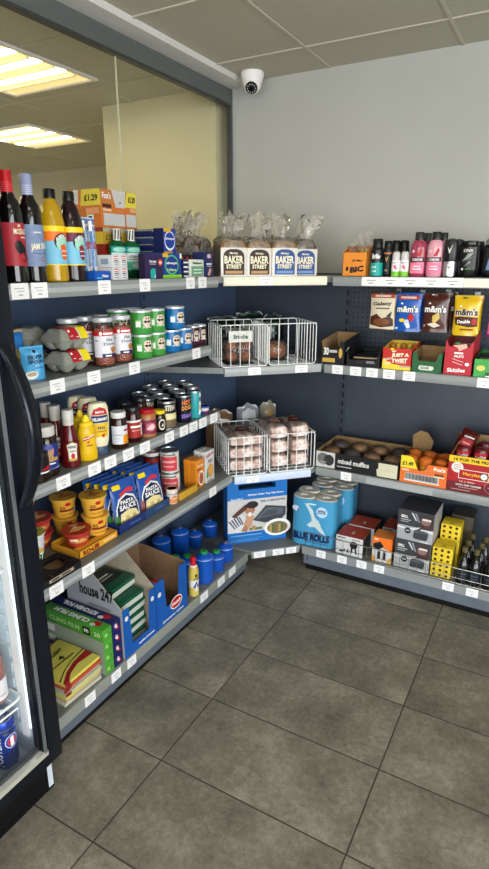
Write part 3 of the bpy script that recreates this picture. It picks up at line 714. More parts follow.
loaf('brown-labelled sliced loaf in a clear bag, beside the blue-labelled loaf', PC(-.094, 1.15-.085*1.414, zc), RC, .108, .144, .17, BROWN2, dark=False, lean=(.03, .0), nseed=5)
loaf('blue-labelled sliced loaf in a clear bag, the whole label showing', PC(.018, 1.16-.085*1.414, zc), RC, .112, .146, .17, BLU2, lean=(-.02, 0), nseed=9)
loaf('blue-labelled sliced loaf in a clear bag, rightmost and set back', PC(.130, 1.10-.075*1.414, zc), RC, .108, .142, .15, BLU2, dark=True, lean=(.05, 0), nseed=14)
loaf('unlabelled grainy loaf in a clear bag, leftmost, behind the navy plaster box', PL(sy(191.5, .27, z+.07), .185, z), RL, .098, .155, .17, None, dark=True, lean=(.12, 0), nseed=21, front=False)
loaf('unlabelled grainy loaf in a clear bag, tucked beside the first brown-labelled loaf', PL(sy(208.5, .27, z+.07), .175, z), RL, .095, .152, .17, None, dark=True, lean=(.03, 0), nseed=27, front=False)

#################################################################### RIGHT SHELF 1 (toiletries)
z = 1.469; yf = -.425
# lighter display
t = thing('lighter_display', 'orange cardboard lighter display box with clear wrapping on top', 'display box', (sx(353.5, yf, z), yf+.055, z+EPS), 0)
ORB = mat('e38a2a', .5)
mb = MB(); w, d = .108, .10
for x0, x1, y0, y1, h in ((-w/2, w/2, -d/2, -d/2+.002, .098), (-w/2, w/2, d/2-.002, d/2, .128)): mb.box(x0, x1, y0, y1, 0, h, ORB)
for sgn in (-1, 1):
    xx = sgn*(w/2-.001); mb.prism([(-d/2, 0), (d/2, 0), (d/2, .128), (d/2-.03, .128), (-d/2, .098)], lambda p, q, a: (xx+a, p, q), -.001, .001, ORB)
mb.box(-w/2, w/2, -d/2, d/2, 0, .002, ORB)
mb.art(fr(w, d, .098), [('t', 'BIC', .60, .30, .56, .26, INK, .08, 0, .06), ('o', .2, .32, .06, .1, INK), ('t', 'J26 Maxi', .6, .66, .42, .12, INK)])
mb.build('box', t)
hd = MB()
for i in range(5):
    for j in range(3): hd.box(-.044+i*.018, -.032+i*.018, -.034+j*.026, -.018+j*.026, .003, .100+j*.014, [YEL, ORANGE, mat('e5a02c'), mat('d86a20'), YEL][(i+j) % 5], .002)
hd.build('lighter_row', t)
rnd = random.Random(3)
MB().grid(lambda u, v: ((u-.5)*(.10-.03*v)+.012*v+.006*math.sin(17*u+9*v), -d/2+.01+.07*math.sin(PI*min(1, v*1.1)*.5)+.008*math.sin(13*v+7*u), .085+v*.095+.012*math.sin(11*u+5*v)+.014*math.sin(u*PI)), 14, 10, FILM).build('clear_wrap', t)
# aerosol cans etc
def rb(px, y, z): return (sx(px, y, z), y, z+EPS)
bottle('shaving_gel_can', 'black and teal shaving gel can with black cap beside the lighter display', 'aerosol can', rb(376, -.40, z), .1, [(.024, 0), (.026, .003), (.026, .108), (.022, .118)], mat('121416', .3), [(.021, .117), (.021, .148), (.018, .153), (.002, .153)], BLACK,
       (.0262, .003, .106, 3.6, mat('15181a', .35), [('r', 0, 1, 0, .52, TEAL), ('t', 'Brillo', .5, .77, .36, .20, WHITE), ('t', 'cool', .42, .36, .2, .1, WHITE), ('t', 'gel', .42, .18, .2, .1, WHITE)]))
bottle('deodorant_can', 'slim black deodorant can with copper band beside the shaving gel', 'aerosol can', rb(386.5, -.395, z), 0, [(.016, 0), (.018, .003), (.018, .112), (.016, .12)], BLACK, [(.0165, .119), (.0165, .140), (.014, .144), (.002, .144)], BLACK, (.0182, .01, .108, 3, INK, [('r', .2, .9, .82, .9, mat('b06a3c')), ('t', 'V', .5, .6, .2, .2, GOLD), ('r', .4, .6, .12, .2, mat('8a7a4a'))]))
for px, xx, lb in ((394, -.345, 'tall black deodorant can behind the roll-ons, left'), (402.5, -.335, 'tall black deodorant can behind the roll-ons, right')):
    bottle('deodorant_can', lb, 'aerosol can', rb(px, xx, z), 0, [(.018, 0), (.02, .003), (.02, .112), (.018, .12)], mat('191b20', .3), [(.0185, .119), (.0185, .142), (.015, .147), (.002, .147)], BLACK, (.0202, .01, .108, 3, mat('2a2620'), [('r', .2, .8, .5, .6, GOLD)]))
for px, lb in ((395, 'small white roll-on deodorant with green base, left of the pair'), (403.5, 'small white roll-on deodorant with green base, right of the pair')):
    bottle('roll_on_deodorant', lb, 'deodorant', rb(px, -.41, z), 0, [(.015, 0), (.017, .002), (.017, .055), (.0165, .066)], mat('e4e2e0', .3), [(.0165, .066), (.0165, .088), (.013, .099), (.004, .102), (.001, .102)], mat('c8c6c4', .3),
           (.0172, .001, .066, 3.4, WHITE, [('r', 0, 1, 0, .32, LIME), ('p', [(.4, .6), (.52, .75), (.62, .62), (.5, .5)], PINK), ('p', [(.5, .5), (.66, .62), (.6, .4)], mat('9c3a6c')), ('r', .3, .7, .82, .86, INK)]))
shw = [(.026, 0), (.030, .004), (.031, .06), (.0305, .10), (.028, .128), (.020, .142), (.013, .146)]
first = None
for px, yy, liq, lb in ((416.5, -.40, mat('9c3852', .2, coat=.3), 'deep pink shower gel bottle, front left of the four'), (433, -.40, mat('d99aa8', .2, coat=.3), 'pale pink shower gel bottle, front right of the four'),
                    (424, -.315, mat('8a3048', .2, coat=.3), 'pink shower gel bottle with dark cap, behind the deep pink one'), (440, -.315, mat('c98898', .2, coat=.3), 'pink shower gel bottle with dark cap, behind the pale pink one')):
    bottle('shower_gel_bottle', lb, 'bottle', rb(px, yy, z), .05, shw, liq, [(.0175, .143), (.0178, .172), (.016, .175), (.002, .175)], mat('1c1a1c', .3),
           (.0312, .014, .116, 2.2, liq, [('r', .05, .95, 0, .42, mat('f07a9c')), ('r', .05, .95, .45, .62, mat('3a1420')), ('t', 'CUSSONS', .5, .535, .6, .09, WHITE), ('p', [(.45, .66), (.68, .98), (.8, .9), (.66, .66)], RED), ('o', .25, .85, .1, .06, mat('e8b8c0')), ('r', .25, .75, .15, .19, WHITE), ('r', .3, .7, .26, .29, WHITE)]), sxy=(1.0, .62), group='pink shower gel bottles')
sdp = [(.020, 0), (.0235, .004), (.0235, .05), (.024, .06), (.0285, .075), (.0285, .128), (.025, .142), (.01, .148)]
bottle('shower_gel_bottle', 'silver and black waisted shower gel bottle beside the pink bottles', 'bottle', rb(448.5, -.405, z), 0, sdp, mat('141518', .3), None, None, (.0237, .004, .060, 3.6, SILVER, [('r', .42, .62, .1, .8, WHITE), ('t', 'V', .5, .62, .14, .2, INK)]), sxy=(1, .7),
       extra=lambda t: MB().art(lambda u, v, o: ((u-.5)*.05, -.0205-o, .08+v*.05), [('p', [(.3, .75), (.45, .2), (.68, .9), (.45, .45)], WHITE)]).build('emblem', t))
bottle('shower_gel_bottle', 'black shower gel bottle half hidden behind the silver and black one', 'bottle', rb(455, -.33, z), 0, sdp, BLACK, None, None, None, sxy=(1, .7))
lyp = [(.030, 0), (.034, .004), (.037, .05), (.037, .09), (.034, .118), (.030, .122), (.031, .125), (.029, .137), (.004, .14)]
lyl = (.0373, .03, .115, 1.9, mat('0c0d0f', .3), [('t', 'LYNX', .5, .84, .5, .13, OFFW), ('p', [(.2, .35), (.5, .7), (.8, .75), (.55, .5)], mat('8a948a')), ('p', [(.25, .25), (.7, .5), (.8, .6), (.4, .35)], mat('5c665c')), ('p', [(.3, .12), (.7, .32), (.6, .38)], MGREY), ('o', .25, .02, .06, .05, WHITE), ('r', .4, .7, .0, .04, GREEN)])
bottle('shower_gel_bottle', 'wide black shower gel bottle with grey swirl, right of the silver one', 'bottle', rb(466.5, -.405, z), 0, lyp, mat('0c0d0f', .25), None, None, lyl, sxy=(1, .55))
bottle('shower_gel_bottle', 'wide black shower gel bottle standing behind the grey swirl one', 'bottle', rb(473, -.33, z), 0, lyp, mat('0c0d0f', .25), None, None, None, sxy=(1, .55))
bottle('shower_gel_bottle', 'black bottle with blue flames and grey cap at the right picture edge', 'bottle', rb(490, -.40, z), 0, lyp[:6], mat('0c0e14', .25), [(.029, .122), (.029, .140), (.02, .146), (.002, .146)], mat('6d6f70', .3), (.0375, .02, .11, 2., mat('10141c'), [('p', [(.25, .1), (.4, .7), (.5, .2), (.62, .6), (.7, .1)], mat('5f86b0'))]), sxy=(1, .55))
bottle('shower_gel_bottle', 'black shower gel bottle beyond the right picture edge', 'bottle', rb(520, -.40, z), 0, lyp, mat('0c0e14', .25), None, None, None, sxy=(1, .55))

#################################################################### LEFT SHELF 2
z = 1.205
def pc(mb_items): return mb_items
t = pouch('sugar_bag', 'pale blue paper sugar bag with spoon picture beside the egg cartons', 'bag', PL(sy(38, .40, z), .385, z), RL-.25, .070, .094, .045, mat('4fa6d8', .5),
      [('p', [(.5, .95), (.66, .80), (.62, .42), (.56, .12), (.44, .12), (.40, .42), (.34, .80)], mat('7fc0e6')), ('o', .5, .86, .07, .045, NAVY), ('o', .3, .16, .26, .13, WHITE), ('o', .3, .19, .2, .07, mat('c9b090')), ('t', 'SILVER', .5, .70, .66, .12, NAVY), ('t', 'SPOON', .5, .56, .66, .12, NAVY), ('r', .42, .9, .36, .39, mat('2a6ca8'))], seed=4)
t['group'] = 'bags of sugar'
s_ = pouch('sugar_bag', 'blue and beige bag mostly hidden by the fridge handle behind the pale blue sugar bag', 'bag', PL(sy(18, .33, z+.04), .31, z), RL-.2, .075, .135, .05, mat('b59468', .5), [('r', 0, 1, .62, .95, mat('2a78c0')), ('r', .1, .9, .4, .5, YEL)], seed=5)
EGGM = noise_mat('moulded_grey_pulp', '85867c', '96978c', 140, .95, .4); 
def eggs(label, loc, rz, n=2, lab=True):
    t = thing('egg_carton', label, 'egg carton', loc, rz, 'egg cartons')
    L = .054*n; D = .094
    def lid(u, v):
        x = (u-.5)*L; y = (v-.5)*D
        ex = min(1, min(u, 1-u)*n*2.6); ey = min(1, min(v, 1-v)*4.2)
        bump = .5+.5*abs(math.sin(PI*u*n))*(.4+.6*abs(math.sin(PI*v*2)))
        return (x, y, .030+.034*(min(ex, ey)**.6)*(.74+.26*bump))
    def base(u, v):
        x = (u-.5)*L*.98; y = (v-.5)*D*.98
        b = (abs(math.sin(PI*u*n))*abs(math.sin(PI*v*2)))**.5
        return (x*(1-.04*b), y*(1-.06*b), .029-.0288*b)
    mb = MB(); mb.grid(base, n*8, 14, EGGM); mb.box(-L/2-.004, L/2+.004, -D/2-.006, D/2+.003, .0285, .0305, EGGM, .0006); mb.build('tray', t)
    MB().grid(lid, n*8, 14, EGGM).build('lid', t)
    if lab:
        lb = MB(); u0, u1 = (.30, .99)
        pr = [(-D/2-.0015, .033), (-D/2+.006, .050), (-D/2+.018, .0645), (-D/2+.03, .0665), (D/2-.02, .0665)]
        for (a, b, m_) in ((u0, .66, mat('b01c24', .4)), (.66, .72, mat('d8c8a0', .4)), (.72, u1, mat('e8d21e', .4))):
            x0, x1 = (a-.5)*L, (b-.5)*L; vs = []; 
            for p, q in pr: vs += [(x0, p, q), (x1, p, q)]
            lb.add(vs, [(2*i, 2*i+1, 2*i+3, 2*i+2) for i in range(len(pr)-1)], m_)
        lb.art(lambda u, v, o: ((u-.5)*L, -D/2-.0015+.0195*v-o*.8, .034+.032*v+o*.7), [('o', .37, .7, .035, .12, WHITE), ('r', .35, .5, .38, .44, WHITE), ('r', .35, .45, .22, .27, WHITE), ('r', .54, .63, .1, .16, WHITE)], base=.0012)
        lb.build('label', t)
    return t
ex = .372
e0 = eggs('grey egg carton with red and yellow label, lower of the front two', PL(-1.640, ex, z), RL)
dup(e0, PL(-1.642, ex-.002, z+.0672), RL, 'grey egg carton with red and yellow label, upper of the front two')
e1 = eggs('plain grey egg carton in the back row, lower one', PL(-1.70, .235, z), RL, n=3, lab=False)
dup(e1, PL(-1.698, .235, z+.0660), RL, 'plain grey egg carton in the back row, upper one')
# hot dog jars
JG = film('clear_jar_glass', 'f0e4d8', .05, .03, .16); BRINE = mat('5a2014', .12, coat=.3)
SAUS = noise_mat('hot_dog_sausage', '7a3420', '95462c', 30, .3)
hp = [(.031, 0), (.0335, .003), (.0335, .132), (.031, .140)]
def hotdog(label, loc, rz):
    t = thing('hot_dog_jar', label, 'jar', loc, rz, 'hot dog jars')
    MB().lathe(hp, JG, 24, cap=False).lathe([(.0305, .0006), (.0305, .001)], JG, 24).build('glass', t)
    MB().lathe([(.019, .004), (.019, .128)], BRINE, 20).build('brine', t)
    MB().lathe([(.0325, .1395), (.0335, .141), (.0335, .152), (.032, .154), (.002, .154)], mat('c9ccd0', .25, .3), 24).build('lid', t)
    mb = MB(); mp = cyl(.0338, .030, .112, 2.9)
    for i in range(16):
        pass
    mb.grid(lambda u, v: mp(u, v, .0002), 16, 2, mat('dcdae0', .5))
    mb.art(mp, [('r', 0, 1, .82, 1, RED), ('o', .28, .91, .05, .07, WHITE), ('r', .36, .72, .87, .95, WHITE), ('t', 'Hot', .56, .68, .22, .14, MGREY), ('t', 'Dogs', .56, .50, .40, .15, MGREY), ('o', .68, .30, .10, .11, mat('c07a3c')), ('p', [(.6, .2), (.78, .36), (.82, .30), (.66, .14)], mat('a8562c')), ('r', .30, .86, 0, .14, NAVY), ('r', .4, .6, .04, .09, WHITE), ('r', .08, .2, .62, .66, MGREY)], base=.0006)
    mb.build('label', t); return t
sg = MB().lathe([(.001, 0), (.004, .0015), (.0062, .006), (.0065, .02), (.0065, .10), (.0062, .112), (.004, .117), (.001, .118)], SAUS, 10)
sausage0 = None
hj = None
jars = [(104, .40, 'hot dog jar with white label in the front row, left one', 5), (121.5, .398, 'hot dog jar with white label in the front row, right one', 5), (70, .335, 'hot dog jar behind the egg cartons, left one in the back row', 0), (87, .325, 'hot dog jar behind the egg cartons, right one in the back row', 0), (100, .315, 'hot dog jar directly behind the front left jar', 0)]
for px, xx, lb, ns in jars:
    y = sy(px, xx, z+.05); loc = PL(y, xx, z)
    if hj is None: hj = hotdog(lb, loc, RL-.4)
    else: dup(hj, loc, RL-.4, lb)
    for k in range(ns+4):
        a = -.4-1.35+k*2.7/(ns+3); rr = .0262
        p = (xx+rr*math.cos(a), y+rr*math.sin(a), z+.0035)
        if sausage0 is None:
            sausage0 = sg.build('sausage', None, p)
            tag(sausage0, 'brown hot dog sausage standing in a glass jar beside the egg cartons', 'sausage', 'hot dog sausages in the jars')
        else:
            if ns == 0 and k > 5: continue
            o = sausage0.copy(); COL.objects.link(o); o.location = p
# crisp tubs
def tub(label, px, xx, k, colr, colr2, z0, loc=None, r=.037):
    h = .080
    its = [('r', 0, 1, .93, 1, mat('d8dade', .3, .4)), ('o', .58, .56, .13, .26, mat('d8c4b0')), ('p', [(.46, .56), (.52, .60), (.58, .56), (.64, .60), (.70, .56), (.64, .48), (.58, .52), (.52, .48)], INK), ('o', .545, .68, .018, .04, INK), ('o', .615, .68, .018, .04, INK), ('p', [(.47, .76), (.58, .84), (.69, .76), (.58, .79)], INK), ('t', 'Pringles', .58, .30, .26, .10, OFFW), ('r', .26, .40, .3, .62, colr2), ('r', .27, .39, .33, .56, WHITE)]
    return tin('crisp_tub', label, 'crisp tub', loc or PL(sy(px, xx, z0), xx, z0), RL-.55, r, h, colr, its, lid=mat('c9cdd2', .3), group='small crisp tubs on the second shelf')
GRN = mat('3d8e3a', .3); GRN2 = mat('86bf74'); BLUT = mat('1468a4', .3); MAR = mat('3a1024', .3)
xx = .398
y0 = -1.312
g0 = tub('small green crisp tub, front row, left, bottom', 0, xx, 0, GRN, GRN2, z, PL(y0, xx, z))
dup(g0, PL(y0, xx, z+.0822), RL-.55, 'small green crisp tub, front row, left, top')
dup(g0, PL(y0+.0765, xx, z), RL-.55, 'small green crisp tub, front row, right, bottom')
dup(g0, PL(y0+.0765, xx, z+.0822), RL-.55, 'small green crisp tub, front row, right, top')
for k in range(2):
    dup(g0, PL(y0-.03+k*.0765, xx-.079, z), RL-.55, 'small green crisp tub, back row, %s, bottom' % ('left', 'right')[k])
    dup(g0, PL(y0-.03+k*.0765, xx-.079, z+.0822), RL-.55, 'small green crisp tub, back row, %s, top' % ('left', 'right')[k])
y1 = y0+.0765*2+.016
b0 = tub('small blue crisp tub, front row, left, bottom', 0, xx, 0, BLUT, mat('6fb0e0'), z, PL(y1, xx, z))
dup(b0, PL(y1+.0765, xx, z), RL-.55, 'small blue crisp tub, front row, right, bottom')
dup(b0, PL(y1+.03, xx, z+.0822), RL-.55, 'small blue crisp tub standing on top of the front pair')
dup(b0, PL(y1-.01, xx-.079, z), RL-.55, 'small blue crisp tub behind the front pair')
m0 = tub('slim maroon crisp tub, left one of the pair at the shelf end', 0, xx, 0, MAR, mat('e8a0c0'), z, PL(y1+.0765+.072, xx-.004, z), .0275)
dup(m0, PL(y1+.0765+.129, xx-.008, z), RL-.55, 'slim maroon crisp tub, right one of the pair at the shelf end')

#################################################################### LEFT SHELF 3
z = .916
SAUCE = mat('2a0c0a', .12, coat=.4)
gp = [(.029, 0), (.0325, .004), (.033, .02), (.0325, .085), (.033, .10), (.028, .118), (.025, .124)]
bottle('sauce_jar', 'dark gravy jar with wide white lid and blue label, front left', 'jar', PL(sy(49, .395, z), .395, z), RL-.5, gp, mat('24120c', .15, coat=.3), [(.0275, .122), (.0285, .124), (.0285, .148), (.0265, .151), (.002, .151)], mat('c8c4bc', .4),
       (.0333, .024, .102, 2.0, mat('1b2a78', .4), [('o', .5, .72, .22, .26, mat('b88a6a')), ('o', .5, .86, .2, .1, mat('4a5a9c')), ('t', 'Daddies', .5, .40, .8, .2, GOLD, .06), ('p', [(.05, .1), (.5, 0), (.95, .1), (.95, .02), (.05, .02)], mat('8aa0d8')), ('r', .25, .75, .2, .25, WHITE)]))
bottle('sauce_jar', 'dark jar with red and white label almost hidden behind the fridge handle', 'jar', PL(sy(38, .405, z), .41, z), RL-.5, gp[:4]+[(.02, .09)], mat('24120c', .15), [(.021, .088), (.021, .10), (.002, .10)], BLACK, (.0333, .024, .07, 2.4, mat('1a1214', .4), [('p', [(.5, .3), (.9, .6), (.9, .3)], RED), ('r', .5, .9, .1, .2, WHITE)]))
kp = [(.026, 0), (.0295, .004), (.0295, .05), (.0275, .085), (.022, .112), (.0155, .132), (.0145, .136)]
def ketch(label, px, xx, cm=mat('d0ccc4', .35), loc=None):
    def seal(t):
        MB().lathe([(.0165, .133), (.0168, .150), (.0165, .152)], mat('c9c4b8', .4), 20).build('collar', t)
    return bottle('ketchup_bottle', label, 'bottle', PL(sy(px, xx, z), xx, z), RL-.55, kp, mat('5a0e12', .12, coat=.4), [(.0175, .1525), (.0175, .178), (.016, .180), (.002, .180)], cm,
       (.0297, .02, .086, 1.9, mat('5a0e12', .3), [('p', [(.2, .85), (.5, .98), (.8, .85), (.74, .5), (.74, .06), (.26, .06), (.26, .5)], GOLD), ('p', [(.23, .83), (.5, .95), (.77, .83), (.71, .5), (.71, .1), (.29, .1), (.29, .5)], OFFW), ('t', 'HEINZ', .5, .74, .42, .12, INK), ('r', .36, .64, .5, .56, MGREY), ('o', .5, .3, .1, .14, RED), ('r', .29, .71, .1, .18, GOLD)]), extra=seal, group='ketchup bottles')
k0 = ketch('dark red ketchup bottle with white cap, front row, beside the mustard', 72, .40)
for px, xx, lb in ((38, .335, 'ketchup bottle with white cap in the back row, leftmost'), (50, .265, 'ketchup bottle with white cap in the back row, second from the left'), (59, .322, 'ketchup bottle with white cap in the back row, right behind the front one')):
    dup(k0, PL(sy(px, xx, z), xx, z), RL-.55, lb)
MU = mat('e0b416', .3)
mup = [(.026, 0), (.0295, .004), (.030, .03), (.026, .055), (.0265, .068), (.030, .085), (.0275, .104), (.020, .116)]
def must(label, px, xx):
    return bottle('mustard_bottle', label, 'bottle', PL(sy(px, xx, z), xx, z), RL-.5, mup, MU, [(.0215, .1145), (.0215, .124), (.012, .128), (.010, .140), (.005, .148), (.002, .149)], YEL,
      (.0285, .045, .092, 1.7, MU, [('p', [(.1, .45), (.9, .75), (.9, 1.02), (.1, .7)], RED), ('p', [(.3, .38), (.55, .5), (.45, .3)], RED), ('t', "French's", .5, .74, .7, .14, WHITE, .25), ('r', .3, .7, .12, .2, mat('8a5a10'))]), sxy=(1, .72), group='mustard bottles')
m0 = must('yellow mustard squeeze bottle with red flag label, front one', 89, .405)
dup(m0, PL(sy(83, .345, z), .345, z), RL-.5, 'yellow mustard squeeze bottle peeping out behind the front one')
MAY = mat('e4dcb8', .25, coat=.3)
myp = [(.022, 0), (.024, .002), (.024, .022), (.0225, .026), (.026, .030), (.030, .05), (.034, .10), (.035, .135), (.033, .16), (.027, .174), (.012, .178)]
def mayo(label, px, xx):
    t = thing('mayonnaise_bottle', label, 'bottle', PL(sy(px, xx, z), xx, z), RL-.55, 'mayonnaise bottles')
    MB().lathe(myp[4:], MAY, 26, sy_=.66).build('body', t)
    MB().lathe(myp[:4]+[(.0225, .0298)], mat('3f5068', .35), 24, sy_=.75).build('cap', t)
    mb = MB(); A = 1.9
    def mp(u, v, o):
        zz = .045+v*.12; r = .028+(.035-.028)*min(1, (zz-.045)/.07)-max(0, (zz-.14))*.06+.0012+o
        a = (u-.5)*A; return (r*math.sin(a), -.66*r*math.cos(a)-.0006, zz)
    mb.art(mp, [('p', [(.1, .78), (.2, .93), (.5, 1.0), (.8, .93), (.9, .78)], RED), ('r', .08, .92, .56, .76, mat('1c2c60')), ('t', "HELLMANN'S", .5, .66, .74, .09, WHITE), ('r', .16, .9, .16, .54, mat('e2b81c')), ('t', 'REAL', .55, .42, .4, .08, mat('1c2c60')), ('r', .3, .8, .3, .33, mat('8a6a10')), ('p', [(.5, .2), (.7, .26), (.66, .12)], RED), ('t', 'MAYO', .5, .86, .4, .06, WHITE)])
    mb.build('label', t); return t
y0 = mayo('mayonnaise squeeze bottle standing on its cap, front one with the whole label showing', 101, .40)
dup(y0, PL(sy(91, .318, z), .318, z), RL-.55, 'mayonnaise squeeze bottle, middle one of the three')
dup(y0, PL(sy(81, .27, z), .27, z), RL-.55, 'mayonnaise squeeze bottle, farthest back of the three')
jp = [(.026, 0), (.0285, .004), (.0285, .085), (.025, .096), (.0235, .100)]
def jar(label, px, xx, liq, lidm, lab, its, h=1., r=1., z1=None):
    prof = [(a*r, b*h) for a, b in jp]
    cp = [(.0255*r, .099*h), (.026*r, .100*h), (.026*r, .115*h), (.0245*r, .117*h), (.002, .117*h)]
    return bottle('jar', label, 'jar', PL(sy(px, xx, z), xx, z), RL-.5, prof, liq, cp, lidm, (.0287*r, .016*h, .075*h, 2.6, lab, its))
jar('dark jar with white lid and white, grey and orange label', 120, .405, mat('2a1208', .1, coat=.4), mat('d4d4d0', .3), mat('d0d2d6', .5), [('r', .55, 1, 0, .5, mat('e08a1c')), ('r', .1, .5, .5, .54, MGREY), ('r', .1, .4, .3, .34, LGREY), ('r', .6, .9, .7, .8, RED)], h=1.08)
jar('dark jam jar with black lid and red label', 134, .40, mat('2c0a08', .1, coat=.4), mat('1c1a1c', .3), mat('9c2420', .5), [('r', 0, 1, .88, 1, OFFW), ('r', .25, .75, .58, .7, WHITE), ('r', .3, .7, .4, .45, mat('e0a090')), ('r', .75, 1, .1, .8, OFFW)], h=1.08)
jar('dark jam jar with black lid, behind the white-lidded jar', 126, .33, mat('2c0a08', .1, coat=.4), mat('1c1a1c', .3), mat('3a2a28', .5), [('r', .2, .8, .4, .6, MGREY)], h=1.08)
jar('dark jam jar with black lid, back row behind the red-labelled jar', 141, .33, mat('2c0a08', .1, coat=.4), mat('1c1a1c', .3), mat('3a2a28', .5), [('r', .2, .8, .4, .6, OFFW)], h=1.08)
jar('peanut butter jar with red lid and purple label', 148, .405, mat('a06a3c', .3), mat('b01a22', .35), mat('7a2440', .5), [('o', .52, .5, .26, .3, mat('b8607c')), ('p', [(.3, .35), (.55, .75), (.75, .5), (.6, .3)], mat('e0c0b8')), ('r', .1, .3, .4, .7, mat('5a1a30'))], h=.88, r=1.12)
jar('small dark jar with yellow lid and round cream label', 160, .405, mat('1c100a', .12, coat=.4), YEL, mat('20160e', .4), [('o', .5, .45, .22, .5, CREAM), ('o', .5, .45, .17, .38, INK), ('p', [(.45, .3), (.56, .6), (.58, .3)], CREAM)], h=.70, r=.82)
# tins
CANB = mat('17181a', .3)
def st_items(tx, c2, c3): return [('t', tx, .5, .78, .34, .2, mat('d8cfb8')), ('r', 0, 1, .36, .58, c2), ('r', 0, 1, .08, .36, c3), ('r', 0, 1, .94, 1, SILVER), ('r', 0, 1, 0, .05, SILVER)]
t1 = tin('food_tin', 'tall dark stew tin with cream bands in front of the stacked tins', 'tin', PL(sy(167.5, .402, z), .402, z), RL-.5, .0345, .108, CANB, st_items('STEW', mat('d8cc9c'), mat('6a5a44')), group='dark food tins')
t2 = tin('food_tin', 'dark tin with orange and purple lettering beside the teal tin', 'tin', PL(sy(184, .402, z), .402, z), RL-.5, .031, .108, mat('141420', .3), [('t', 'HOT', .5, .76, .36, .18, ORANGE, .05), ('t', 'DOGS', .5, .56, .4, .16, mat('e8a040'), .05), ('t', 'BEANS', .5, .26, .42, .16, mat('8a6ac0'), .05), ('r', 0, 1, .95, 1, SILVER)])
t3 = tin('food_tin', 'teal tin with white curved lettering near the shelf end', 'tin', PL(sy(194.5, .404, z), .404, z), RL-.5, .028, .112, mat('2f9aa0', .3), [('p', [(.56, .1), (.7, .2), (.74, .9), (.62, .95), (.6, .5)], WHITE), ('o', .66, .7, .05, .1, INK), ('o', .64, .4, .05, .1, mat('e8b060')), ('r', 0, 1, .95, 1, SILVER)])
# back rows two high: tins seen over the front jars
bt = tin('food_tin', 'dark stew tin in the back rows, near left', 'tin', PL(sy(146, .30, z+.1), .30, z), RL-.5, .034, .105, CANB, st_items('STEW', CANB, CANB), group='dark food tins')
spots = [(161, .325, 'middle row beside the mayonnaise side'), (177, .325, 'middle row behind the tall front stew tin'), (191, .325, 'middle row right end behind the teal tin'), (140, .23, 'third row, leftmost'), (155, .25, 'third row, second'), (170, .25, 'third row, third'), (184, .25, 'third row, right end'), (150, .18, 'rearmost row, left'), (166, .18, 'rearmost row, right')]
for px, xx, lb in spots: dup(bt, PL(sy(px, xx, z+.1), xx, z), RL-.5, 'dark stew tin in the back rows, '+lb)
tin('spread_tub', 'small low blue tub with red mark at the right end of the tin shelf', 'tub', PL(sy(204, .40, z), .395, z), RL-.4, .026, .03, mat('2a3a8c', .4), [('r', .2, .7, .4, .8, mat('c8ccd8')), ('r', .4, .7, .2, .4, RED)], lid=mat('4a5aa0'))

#################################################################### LEFT SHELF 4
z = .588
# black tray with round holes
t = thing('drink_tray', 'black cardboard carry tray with round holes at the shelf front, left', 'tray', PL(-1.835, .386, z), RL)
w, d, h = .225, .108, .024; BK = mat('131214', .6)
mb = MB()
mb.box(-w/2, w/2, -d/2, -d/2+.002, 0, h, BK).box(-w/2, w/2, d/2-.002, d/2, 0, h, BK).box(-w/2, -w/2+.002, -d/2+.002, d/2-.002, 0, h, BK).box(w/2-.002, w/2, -d/2+.002, d/2-.002, 0, h, BK)
mb.art(fr(w, d, h), [('r', .42, .86, .3, .75, mat('a89a88')), ('r', .46, .60, .42, .62, BK), ('r', .64, .8, .42, .62, BK)])
mb.build('walls', t)
MB().box(-w/2+.003, w/2-.003, -d/2+.003, d/2-.003, .0005, .002, CARD).build('bottom', t)
deck = MB(); hr = .034
for cx in (-w/4, w/4):
    n = 24; x0, x1 = cx-w/4, cx+w/4; y0_, y1_ = -d/2+.002, d/2-.002
    ring = [(cx+hr*math.cos(2*PI*k/n), .005+hr*math.sin(2*PI*k/n)) for k in range(n)]
    out = []
    for k in range(n):
        a = 2*PI*k/n; c, s = math.cos(a), math.sin(a); m_ = max(abs(c)/(w/4), abs(s)/(d/2-.002)); out.append((cx+c/m_, s/m_))
    vs = [(p, q, h-.001) for p, q in ring]+[(p, q, h-.001) for p, q in out]
    deck.add(vs, [(k, k+n, (k+1) % n+n, (k+1) % n) for k in range(n)], BK)
deck.build('deck', t)
def cup(name, label, loc, rz, r0, r1, h, side, lidm, its, group=None, lits=(), A=3.0):
    t = thing(name, label, 'noodle pot' if 'noodle' in name else 'pot', loc, rz, group)
    mb = MB().lathe([(r0*.97, 0), (r0, .002), (r1, h), (r1+.004, h+.0005), (r1+.004, h+.004), (r1+.0035, h+.0045)], side, 28, cap=False).lathe([(r0*.97, .0002), (r0*.97, .001)], side, 28)
    def mp(u, v, o):
        r = r0+(r1-r0)*v+o+.0003; a = (u-.5)*A; return (r*math.sin(a), -r*math.cos(a), v*h)
    mb.art(mp, its); mb.build('cup', t)
    ml = MB().lathe([(r1+.0036, h+.0045), (r1+.0036, h+.0055), (.002, h+.0056)], lidm, 28)
    ml.art(lambda u, v, o: ((u-.5)*2*r1, (v-.5)*2*r1, h+.0056+o), list(lits)); ml.build('lid', t)
    return t
